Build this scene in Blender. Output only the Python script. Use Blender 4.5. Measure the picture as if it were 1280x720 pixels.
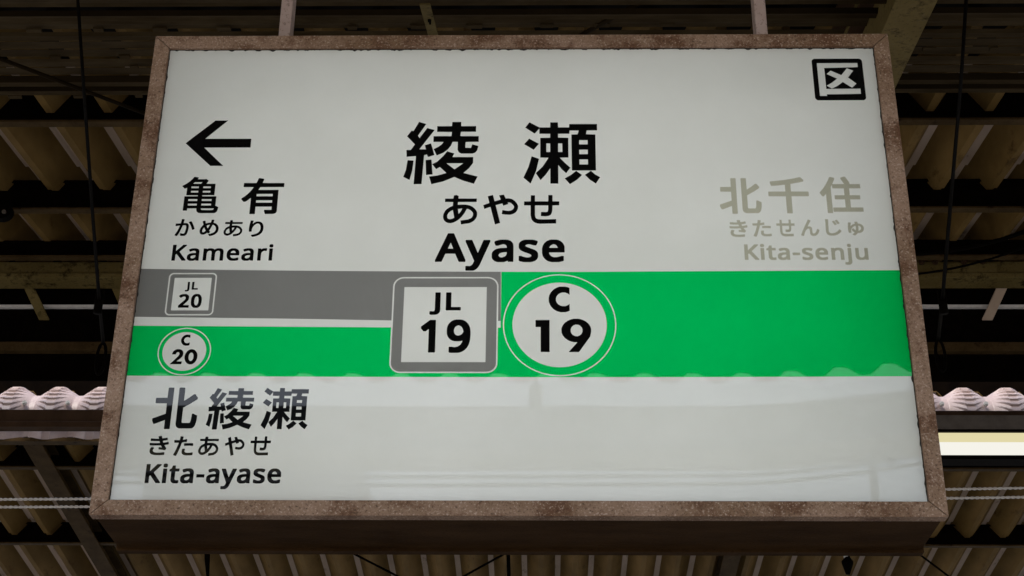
import bpy, bmesh, math, random
from mathutils import Vector, Matrix, noise

random.seed(4)
C = bpy.context.scene.collection
for o in list(bpy.data.objects):
    bpy.data.objects.remove(o)

# ------------------------------------------------------------------ camera
CAM_H = 1.6
F_PX, PITCH, YAW, ROLL = 1954.59, 0.4817894, -0.0214172, 0.0096354
cp, sp, cyw, syw = math.cos(PITCH), math.sin(PITCH), math.cos(YAW), math.sin(YAW)
FWD = Vector((syw * cp, cyw * cp, sp))
R0 = Vector((cyw, -syw, 0.0))
U0 = R0.cross(FWD)
RGT = math.cos(ROLL) * R0 + math.sin(ROLL) * U0
UPV = -math.sin(ROLL) * R0 + math.cos(ROLL) * U0
cam = bpy.data.cameras.new('camera')
cam.sensor_width = 36.0
cam.lens = 36.0 * F_PX / 1280.0
cam.clip_start = 0.05
cam.clip_end = 500.0
cam_o = bpy.data.objects.new('camera', cam)
C.objects.link(cam_o)
cam_o.matrix_world = Matrix(((RGT.x, UPV.x, -FWD.x, 0), (RGT.y, UPV.y, -FWD.y, 0), (RGT.z, UPV.z, -FWD.z, CAM_H), (0, 0, 0, 1)))
bpy.context.scene.camera = cam_o


def at(px, py, Y):
    """World point seen at photo pixel (px, py) on the vertical plane y = Y."""
    d = FWD + RGT * ((px - 640) / F_PX) - UPV * ((py - 360) / F_PX)
    t = Y / d.y
    return Vector((d.x * t, Y, CAM_H + d.z * t))


# ------------------------------------------------------------------ light
SUN_EL, SUN_AZ = math.radians(52), math.radians(205)      # overcast: high, behind the camera
w = bpy.data.worlds.new('World')
bpy.context.scene.world = w
w.use_nodes = True
nt = w.node_tree
nt.nodes.clear()
sky = nt.nodes.new('ShaderNodeTexSky')
sky.sky_type = 'NISHITA'
sky.sun_disc = False
sky.sun_elevation = SUN_EL
sky.sun_rotation = SUN_AZ
sky.air_density = 1.3
sky.dust_density = 1.6
sky.ozone_density = 1.0
hs = nt.nodes.new('ShaderNodeHueSaturation')
hs.inputs['Saturation'].default_value = 0.75
bgn = nt.nodes.new('ShaderNodeBackground')
bgn.inputs['Strength'].default_value = 0.15
won = nt.nodes.new('ShaderNodeOutputWorld')
nt.links.new(sky.outputs[0], hs.inputs['Color'])
nt.links.new(hs.outputs[0], bgn.inputs['Color'])
nt.links.new(bgn.outputs[0], won.inputs['Surface'])
sun = bpy.data.lights.new('sun', 'SUN')
sun.energy = 1.5
sun.angle = math.radians(12)
sun.color = (1.0, 0.95, 0.88)
sun_o = bpy.data.objects.new('sun', sun)
C.objects.link(sun_o)
sd = Vector((math.sin(SUN_AZ) * math.cos(SUN_EL), math.cos(SUN_AZ) * math.cos(SUN_EL), math.sin(SUN_EL)))
sun_o.rotation_euler = sd.to_track_quat('Z', 'Y').to_euler()
vs = bpy.context.scene.view_settings
vs.view_transform = 'Standard'
vs.look = 'None'
vs.exposure = 1.0
vs.gamma = 1.0
vs.use_curve_mapping = False
cy_ = bpy.context.scene.cycles
cy_.max_bounces = 10
cy_.diffuse_bounces = 5
cy_.transparent_max_bounces = 16
cy_.use_denoising = True
cy_.sample_clamp_indirect = 6.0


# ------------------------------------------------------------------ materials
def mat_base(name):
    m = bpy.data.materials.new(name)
    m.use_nodes = True
    t = m.node_tree
    t.nodes.clear()
    out = t.nodes.new('ShaderNodeOutputMaterial')
    return m, t, out


def N(t, kind, **kw):
    n = t.nodes.new('ShaderNode' + kind)
    for k, v in kw.items():
        if k in n.inputs.keys():
            n.inputs[k].default_value = v
        else:
            setattr(n, k, v)
    return n


def painted(name, c1, c2, scale=12, rough=0.5, speck=None, speck_scale=300, speck_amt=0.4, bump=0.15,
            rust=None, rust_scale=9, rust_amt=0.45, stretch=(1, 1, 1), spec=0.5):
    m, t, out = mat_base(name)
    L = t.links.new
    geo = N(t, 'NewGeometry')
    mp = N(t, 'Mapping')
    mp.inputs['Scale'].default_value = stretch
    L(geo.outputs['Position'], mp.inputs['Vector'])
    n1 = N(t, 'TexNoise', Scale=scale, Detail=6.0, Roughness=0.6)
    L(mp.outputs[0], n1.inputs['Vector'])
    r1 = N(t, 'ValToRGB')
    r1.color_ramp.elements[0].position = 0.35
    r1.color_ramp.elements[1].position = 0.68
    r1.color_ramp.elements[0].color = (*c1, 1)
    r1.color_ramp.elements[1].color = (*c2, 1)
    L(n1.outputs['Fac'], r1.inputs['Fac'])
    col = r1.outputs['Color']
    if rust:
        n2 = N(t, 'TexNoise', Scale=rust_scale, Detail=10.0, Roughness=0.75)
        L(mp.outputs[0], n2.inputs['Vector'])
        r2 = N(t, 'ValToRGB')
        r2.color_ramp.elements[0].position = 1.0 - rust_amt - 0.04
        r2.color_ramp.elements[1].position = 1.0 - rust_amt + 0.08
        L(n2.outputs['Fac'], r2.inputs['Fac'])
        mx = N(t, 'Mix', data_type='RGBA')
        L(r2.outputs['Color'], mx.inputs[0])
        L(col, mx.inputs[6])
        mx.inputs[7].default_value = (*rust, 1)
        col = mx.outputs[2]
    bh = n1.outputs['Fac']
    if speck:
        n3 = N(t, 'TexNoise', Scale=speck_scale, Detail=3.0, Roughness=0.7)
        L(geo.outputs['Position'], n3.inputs['Vector'])
        for k, (c, lo, hi) in enumerate(((speck[0], 0.57, 0.66), (speck[1], 0.43, 0.34))):
            r3 = N(t, 'MapRange')
            r3.inputs['From Min'].default_value = lo
            r3.inputs['From Max'].default_value = hi
            L(n3.outputs['Fac'], r3.inputs['Value'])
            ml = N(t, 'Math', operation='MULTIPLY')
            L(r3.outputs[0], ml.inputs[0])
            ml.inputs[1].default_value = speck_amt
            mx = N(t, 'Mix', data_type='RGBA')
            L(ml.outputs[0], mx.inputs[0])
            L(col, mx.inputs[6])
            mx.inputs[7].default_value = (*c, 1)
            col = mx.outputs[2]
        bh = n3.outputs['Fac']
    b = N(t, 'BsdfPrincipled')
    b.inputs['Roughness'].default_value = rough
    b.inputs['Specular IOR Level'].default_value = spec
    L(col, b.inputs['Base Color'])
    bp = N(t, 'Bump', Strength=bump, Distance=0.004)
    L(bh, bp.inputs['Height'])
    L(bp.outputs[0], b.inputs['Normal'])
    L(b.outputs[0], out.inputs['Surface'])
    return m


def sheet_normal(t):
    """slow waves of the sign's acrylic sheet, shared by everything printed on it"""
    tc = N(t, 'TexCoord')
    n = N(t, 'TexNoise', Scale=1.1, Detail=1.0, Roughness=0.4)
    L = t.links.new
    L(tc.outputs['Object'], n.inputs['Vector'])
    sx = N(t, 'SeparateXYZ')
    L(tc.outputs['Object'], sx.inputs[0])
    mr = N(t, 'MapRange', interpolation_type='SMOOTHSTEP')
    mr.inputs['From Min'].default_value = 0.45
    mr.inputs['From Max'].default_value = 1.0
    mr.inputs['To Max'].default_value = -0.0075
    L(sx.outputs['X'], mr.inputs['Value'])
    m1 = N(t, 'Math', operation='MULTIPLY_ADD')
    L(n.outputs['Fac'], m1.inputs[0])
    m1.inputs[1].default_value = 0.0016
    m1.inputs[2].default_value = -0.0008
    ad = N(t, 'Math', operation='ADD')
    L(m1.outputs[0], ad.inputs[0])
    L(mr.outputs[0], ad.inputs[1])
    cb = N(t, 'CombineXYZ')
    L(ad.outputs[0], cb.inputs['Z'])
    L(m1.outputs[0], cb.inputs['X'])
    g = N(t, 'NewGeometry')
    va = N(t, 'VectorMath', operation='ADD')
    L(g.outputs['Normal'], va.inputs[0])
    L(cb.outputs[0], va.inputs[1])
    vn = N(t, 'VectorMath', operation='NORMALIZE')
    L(va.outputs[0], vn.inputs[0])
    return vn.outputs[0]


def acrylic():
    m, t, out = mat_base('milk_acrylic')
    L = t.links.new
    d = N(t, 'BsdfDiffuse')
    d.inputs['Color'].default_value = (0.70, 0.715, 0.69, 1)
    tc = N(t, 'TexCoord')
    gn = N(t, 'TexNoise', Scale=2.2, Detail=8.0, Roughness=0.62)
    L(tc.outputs['Object'], gn.inputs['Vector'])
    gr = N(t, 'ValToRGB')
    gr.color_ramp.elements[0].position = 0.30
    gr.color_ramp.elements[1].position = 0.72
    gr.color_ramp.elements[0].color = (0.655, 0.665, 0.635, 1)
    gr.color_ramp.elements[1].color = (0.725, 0.735, 0.71, 1)
    L(gn.outputs['Fac'], gr.inputs['Fac'])
    L(gr.outputs[0], d.inputs['Color'])
    tr = N(t, 'BsdfTranslucent')
    tr.inputs['Color'].default_value = (0.70, 0.715, 0.685, 1)
    L(gr.outputs[0], tr.inputs['Color'])
    mx = N(t, 'MixShader', Fac=0.6)
    L(d.outputs[0], mx.inputs[1])
    L(tr.outputs[0], mx.inputs[2])
    g = N(t, 'BsdfGlossy', Roughness=0.015)
    nm = sheet_normal(t)
    L(nm, g.inputs['Normal'])
    fr = N(t, 'Fresnel', IOR=1.50)
    m2 = N(t, 'MixShader')
    L(fr.outputs[0], m2.inputs[0])
    L(mx.outputs[0], m2.inputs[1])
    L(g.outputs[0], m2.inputs[2])
    L(m2.outputs[0], out.inputs['Surface'])
    return m


def film(name, tint, opaque=0.0, base=(0, 0, 0)):
    """ink or film on the acrylic: filters the light that comes through it, with a glossy face"""
    m, t, out = mat_base(name)
    L = t.links.new
    a = N(t, 'BsdfTransparent')
    a.inputs['Color'].default_value = (*tint, 1)
    d = N(t, 'BsdfDiffuse')
    d.inputs['Color'].default_value = (*base, 1)
    mx = N(t, 'MixShader', Fac=opaque)
    L(a.outputs[0], mx.inputs[1])
    L(d.outputs[0], mx.inputs[2])
    g = N(t, 'BsdfGlossy', Roughness=0.015)
    L(sheet_normal(t), g.inputs['Normal'])
    fr = N(t, 'Fresnel', IOR=1.50)
    m2 = N(t, 'MixShader')
    L(fr.outputs[0], m2.inputs[0])
    L(mx.outputs[0], m2.inputs[1])
    L(g.outputs[0], m2.inputs[2])
    L(m2.outputs[0], out.inputs['Surface'])
    return m


def emit(name, col, strength):
    m, t, out = mat_base(name)
    e = N(t, 'Emission', Strength=strength)
    e.inputs['Color'].default_value = (*col, 1)
    t.links.new(e.outputs[0], out.inputs['Surface'])
    return m


M = {}
M['frame'] = painted('frame_paint', (0.175, 0.103, 0.060), (0.310, 0.203, 0.148), 5, 0.55, spec=0.2,
                     speck=((0.46, 0.36, 0.30), (0.035, 0.018, 0.011)), speck_scale=200, speck_amt=0.7, bump=0.4,
                     rust=(0.115, 0.054, 0.028), rust_scale=11, rust_amt=0.47)
M['housing'] = painted('housing_steel', (0.026, 0.0125, 0.0045), (0.048, 0.025, 0.0105), 18, 0.65,
                       speck=((0.045, 0.028, 0.016), (0.006, 0.004, 0.003)), speck_scale=120, speck_amt=0.35, bump=0.2, stretch=(0.3, 1, 1), spec=0.02)
M['inner_white'] = painted('inner_white_paint', (0.8, 0.8, 0.8), (0.82, 0.82, 0.82), 3, 0.8, bump=0.0)
M['acrylic'] = acrylic()
M['ink'] = film('black_ink', (0, 0, 0), 1.0, (0.004, 0.004, 0.004))
M['faded'] = film('faded_ink', (0.68, 0.66, 0.56), 0.0)
M['green'] = film('green_film', (0.0, 0.86, 0.215), 0.0)
M['grey'] = film('grey_film', (0.36, 0.355, 0.36), 0.0)
M['tube'] = emit('tube_glow', (1.0, 1.0, 0.975), 1.47)
M['seal'] = painted('black_seal_and_gap', (0.008, 0.006, 0.005), (0.02, 0.015, 0.01), 40, 0.8)
M['post'] = painted('post_paint', (0.36, 0.26, 0.23), (0.48, 0.36, 0.33), 9, 0.5, speck=((0.4, 0.33, 0.3), (0.06, 0.03, 0.02)),
                    speck_scale=90, speck_amt=0.5, rust=(0.11, 0.05, 0.03), rust_scale=11, rust_amt=0.38)
M['roof'] = painted('roof_underside_paint', (0.140, 0.083, 0.026), (0.235, 0.143, 0.050), 5, 0.5,
                    rust=(0.060, 0.030, 0.009), rust_scale=6, rust_amt=0.38, bump=0.12, stretch=(1, 0.35, 1), spec=0.02)
M['roof_dark'] = painted('roof_top_paint', (0.010, 0.006, 0.003), (0.02, 0.012, 0.006), 6, 0.7, spec=0.02)
M['crest'] = painted('pale_crest_sheen_paint', (0.46, 0.335, 0.245), (0.60, 0.455, 0.355), 5, 0.5, spec=0.04, rust=(0.10, 0.062, 0.034), rust_scale=8, rust_amt=0.38, stretch=(1, 0.35, 1))  # on the sheet flats this paler colour paints in their glossy light
M['purlin'] = painted('shade_black_paint', (0.0020, 0.0012, 0.0008), (0.0045, 0.0026, 0.0014), 9, 0.8, spec=0.01)  # near black: shade inside the channels is put into the colour
M['steel'] = painted('painted_steel', (0.050, 0.030, 0.012), (0.085, 0.053, 0.023), 9, 0.5, spec=0.02, rust=(0.014, 0.0065, 0.0025), rust_scale=12, rust_amt=0.40,
                     speck=((0.09, 0.062, 0.036), (0.007, 0.004, 0.002)), speck_scale=70, speck_amt=0.3)
M['rafter'] = painted('rafter_paint', (0.130, 0.092, 0.031), (0.19, 0.138, 0.052), 5, 0.5, spec=0.02, rust=(0.022, 0.014, 0.004), rust_scale=10, rust_amt=0.44,
                      speck=((0.16, 0.12, 0.07), (0.02, 0.012, 0.005)), speck_scale=60, speck_amt=0.35)
M['fascia'] = painted('pale_eave_sheet', (0.50, 0.37, 0.34), (0.60, 0.475, 0.45), 6, 0.42, rust=(0.36, 0.225, 0.195), rust_scale=7, rust_amt=0.36,
                      bump=0.06, speck=((0.78, 0.7, 0.68), (0.3, 0.2, 0.17)), speck_scale=90, speck_amt=0.2)
M['gutter'] = painted('gutter_paint', (0.042, 0.022, 0.011), (0.070, 0.038, 0.020), 8, 0.6, spec=0.05, rust=(0.05, 0.025, 0.015), rust_scale=16, rust_amt=0.42)
M['grey_metal'] = painted('grey_metal', (0.10, 0.082, 0.068), (0.15, 0.125, 0.105), 10, 0.6, spec=0.1)
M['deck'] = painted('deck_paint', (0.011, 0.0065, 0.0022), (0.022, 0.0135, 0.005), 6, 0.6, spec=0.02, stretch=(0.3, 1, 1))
M['deck_lit_edge'] = painted('deck_lit_edge_paint', (0.035, 0.022, 0.009), (0.070, 0.048, 0.024), 14, 0.6, spec=0.02, stretch=(0.3, 1, 1))
M['dark'] = painted('black_rubber_and_shade', (0.0018, 0.0012, 0.0009), (0.0045, 0.003, 0.002), 30, 0.6, spec=0.02)
M['wire'] = painted('bright_wire_and_lit_lip', (0.74, 0.68, 0.64), (0.86, 0.81, 0.77), 30, 0.35)
M['bolt'] = painted('white_bolt', (0.7, 0.68, 0.64), (0.82, 0.8, 0.78), 50, 0.3)
M['cream'] = painted('cream_reflector', (0.72, 0.68, 0.45), (0.80, 0.77, 0.55), 6, 0.4)
M['concrete'] = painted('platform_concrete', (0.33, 0.31, 0.28), (0.43, 0.41, 0.37), 3, 0.8, speck=((0.5, 0.48, 0.45), (0.2, 0.19, 0.18)), speck_scale=40)
M['ballast'] = painted('ballast_stone', (0.22, 0.19, 0.16), (0.34, 0.30, 0.26), 8, 0.9, speck=((0.42, 0.39, 0.36), (0.10, 0.09, 0.08)), speck_scale=22, speck_amt=0.7, bump=0.6)
M['pale_wall'] = painted('pale_wall', (0.50, 0.50, 0.53), (0.60, 0.60, 0.62), 2, 0.8)
M['glass'] = painted('window_glass', (0.10, 0.12, 0.15), (0.14, 0.16, 0.2), 2, 0.1)
M['bridge'] = painted('bridge_grey_paint', (0.050, 0.057, 0.050), (0.065, 0.072, 0.064), 2, 0.6)
M['bridge_cream'] = painted('bridge_cream_paint', (0.80, 0.76, 0.50), (0.84, 0.80, 0.54), 2, 0.6)


# ------------------------------------------------------------------ helpers
def bx(bm, x0, x1, y0, y1, z0, z1):
    v = [bm.verts.new(p) for p in ((x0, y0, z0), (x1, y0, z0), (x1, y1, z0), (x0, y1, z0), (x0, y0, z1), (x1, y0, z1), (x1, y1, z1), (x0, y1, z1))]
    for f in ((3, 2, 1, 0), (4, 5, 6, 7), (0, 1, 5, 4), (1, 2, 6, 5), (2, 3, 7, 6), (3, 0, 4, 7)):
        bm.faces.new([v[i] for i in f])


def prism_x(bm, prof, x0, x1):
    """closed profile [(y,z)...] swept along x"""
    a = [bm.verts.new((x0, y, z)) for y, z in prof]
    b = [bm.verts.new((x1, y, z)) for y, z in prof]
    n = len(prof)
    bm.faces.new(a)
    bm.faces.new(b[::-1])
    for i in range(n):
        bm.faces.new((a[i], b[i], b[(i + 1) % n], a[(i + 1) % n]))
    bmesh.ops.recalc_face_normals(bm, faces=bm.faces[:])


def tube(bm, pts, r, n=8, cap=True):
    pts = [Vector(p) for p in pts]
    rings = []
    for i, p in enumerate(pts):
        t = (pts[min(i + 1, len(pts) - 1)] - pts[max(i - 1, 0)]).normalized()
        a = t.cross(Vector((0.13, 0.31, 0.94)))
        if a.length < 0.1:
            a = t.cross(Vector((1, 0, 0)))
        a.normalize()
        b = t.cross(a)
        rr = r[i] if isinstance(r, (list, tuple)) else r
        rings.append([bm.verts.new(p + a * rr * math.cos(k * 2 * math.pi / n) + b * rr * math.sin(k * 2 * math.pi / n)) for k in range(n)])
    for i in range(len(rings) - 1):
        for k in range(n):
            bm.faces.new((rings[i][k], rings[i][(k + 1) % n], rings[i + 1][(k + 1) % n], rings[i + 1][k]))
    if cap:
        bm.faces.new(rings[0][::-1])
        bm.faces.new(rings[-1])


def disc(bm, c, r, h, axis='y', n=12):
    c = Vector(c)
    d = {'x': Vector((h, 0, 0)), 'y': Vector((0, h, 0)), 'z': Vector((0, 0, h))}[axis]
    tube(bm, [c, c + d], r, n)


def obj(name, bm, m, parent=None, smooth=False, label=None):
    bmesh.ops.recalc_face_normals(bm, faces=bm.faces[:])
    me = bpy.data.meshes.new(name)
    bm.to_mesh(me)
    bm.free()
    return link(name, me, m, parent, smooth, label)


def link(name, me, m, parent=None, smooth=False, label=None):
    if m is not None and not me.materials:
        me.materials.append(M[m])
    if smooth:
        me.polygons.foreach_set('use_smooth', [True] * len(me.polygons))
    o = bpy.data.objects.new(name, me)
    C.objects.link(o)
    if parent is not None:
        o.parent = parent
    if label:
        o['label'] = label
    return o


def again(src, parent, loc=None):
    c = src.copy()
    C.objects.link(c)
    c.parent = parent
    if loc is not None:
        c.location = loc
    return c


def empty(name, loc, label, cat, group=None):
    o = bpy.data.objects.new(name, None)
    C.objects.link(o)
    o.location = loc
    o.empty_display_size = 0.2
    o['label'] = label
    o['category'] = cat
    if group:
        o['group'] = group
    return o


def tag(o, label, cat, group=None):
    o['label'] = label
    o['category'] = cat
    if group:
        o['group'] = group
    return o


def structure(o):
    o['kind'] = 'structure'
    return o


def bevel(bm, w_, seg=2):
    bmesh.ops.remove_doubles(bm, verts=bm.verts[:], dist=1e-6)
    bmesh.ops.bevel(bm, geom=bm.edges[:], offset=w_, segments=seg, profile=0.5, affect='EDGES', clamp_overlap=True)


def loops_mesh(name, loops, y):
    """fill closed 2-D outlines (holes by even-odd) into a flat mesh facing -Y at depth y; loops in sign plane (x, z)"""
    cu = bpy.data.curves.new(name, 'CURVE')
    cu.dimensions = '2D'
    cu.fill_mode = 'FRONT'
    for lp in loops:
        s = cu.splines.new('POLY')
        s.points.add(len(lp) - 1)
        for i, (a, b) in enumerate(lp):
            s.points[i].co = (a, b, 0, 1)
        s.use_cyclic_u = True
    co = bpy.data.objects.new(name, cu)
    C.objects.link(co)
    dg = bpy.context.evaluated_depsgraph_get()
    me = bpy.data.meshes.new_from_object(co.evaluated_get(dg))
    bpy.data.objects.remove(co)
    bpy.data.curves.remove(cu)
    me.materials.clear()
    for v in me.vertices:
        v.co = (v.co.x, y, v.co.y)
    me.update()
    if me.polygons and me.polygons[0].normal.y > 0:
        me.flip_normals()
    me.name = name
    return me

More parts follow.
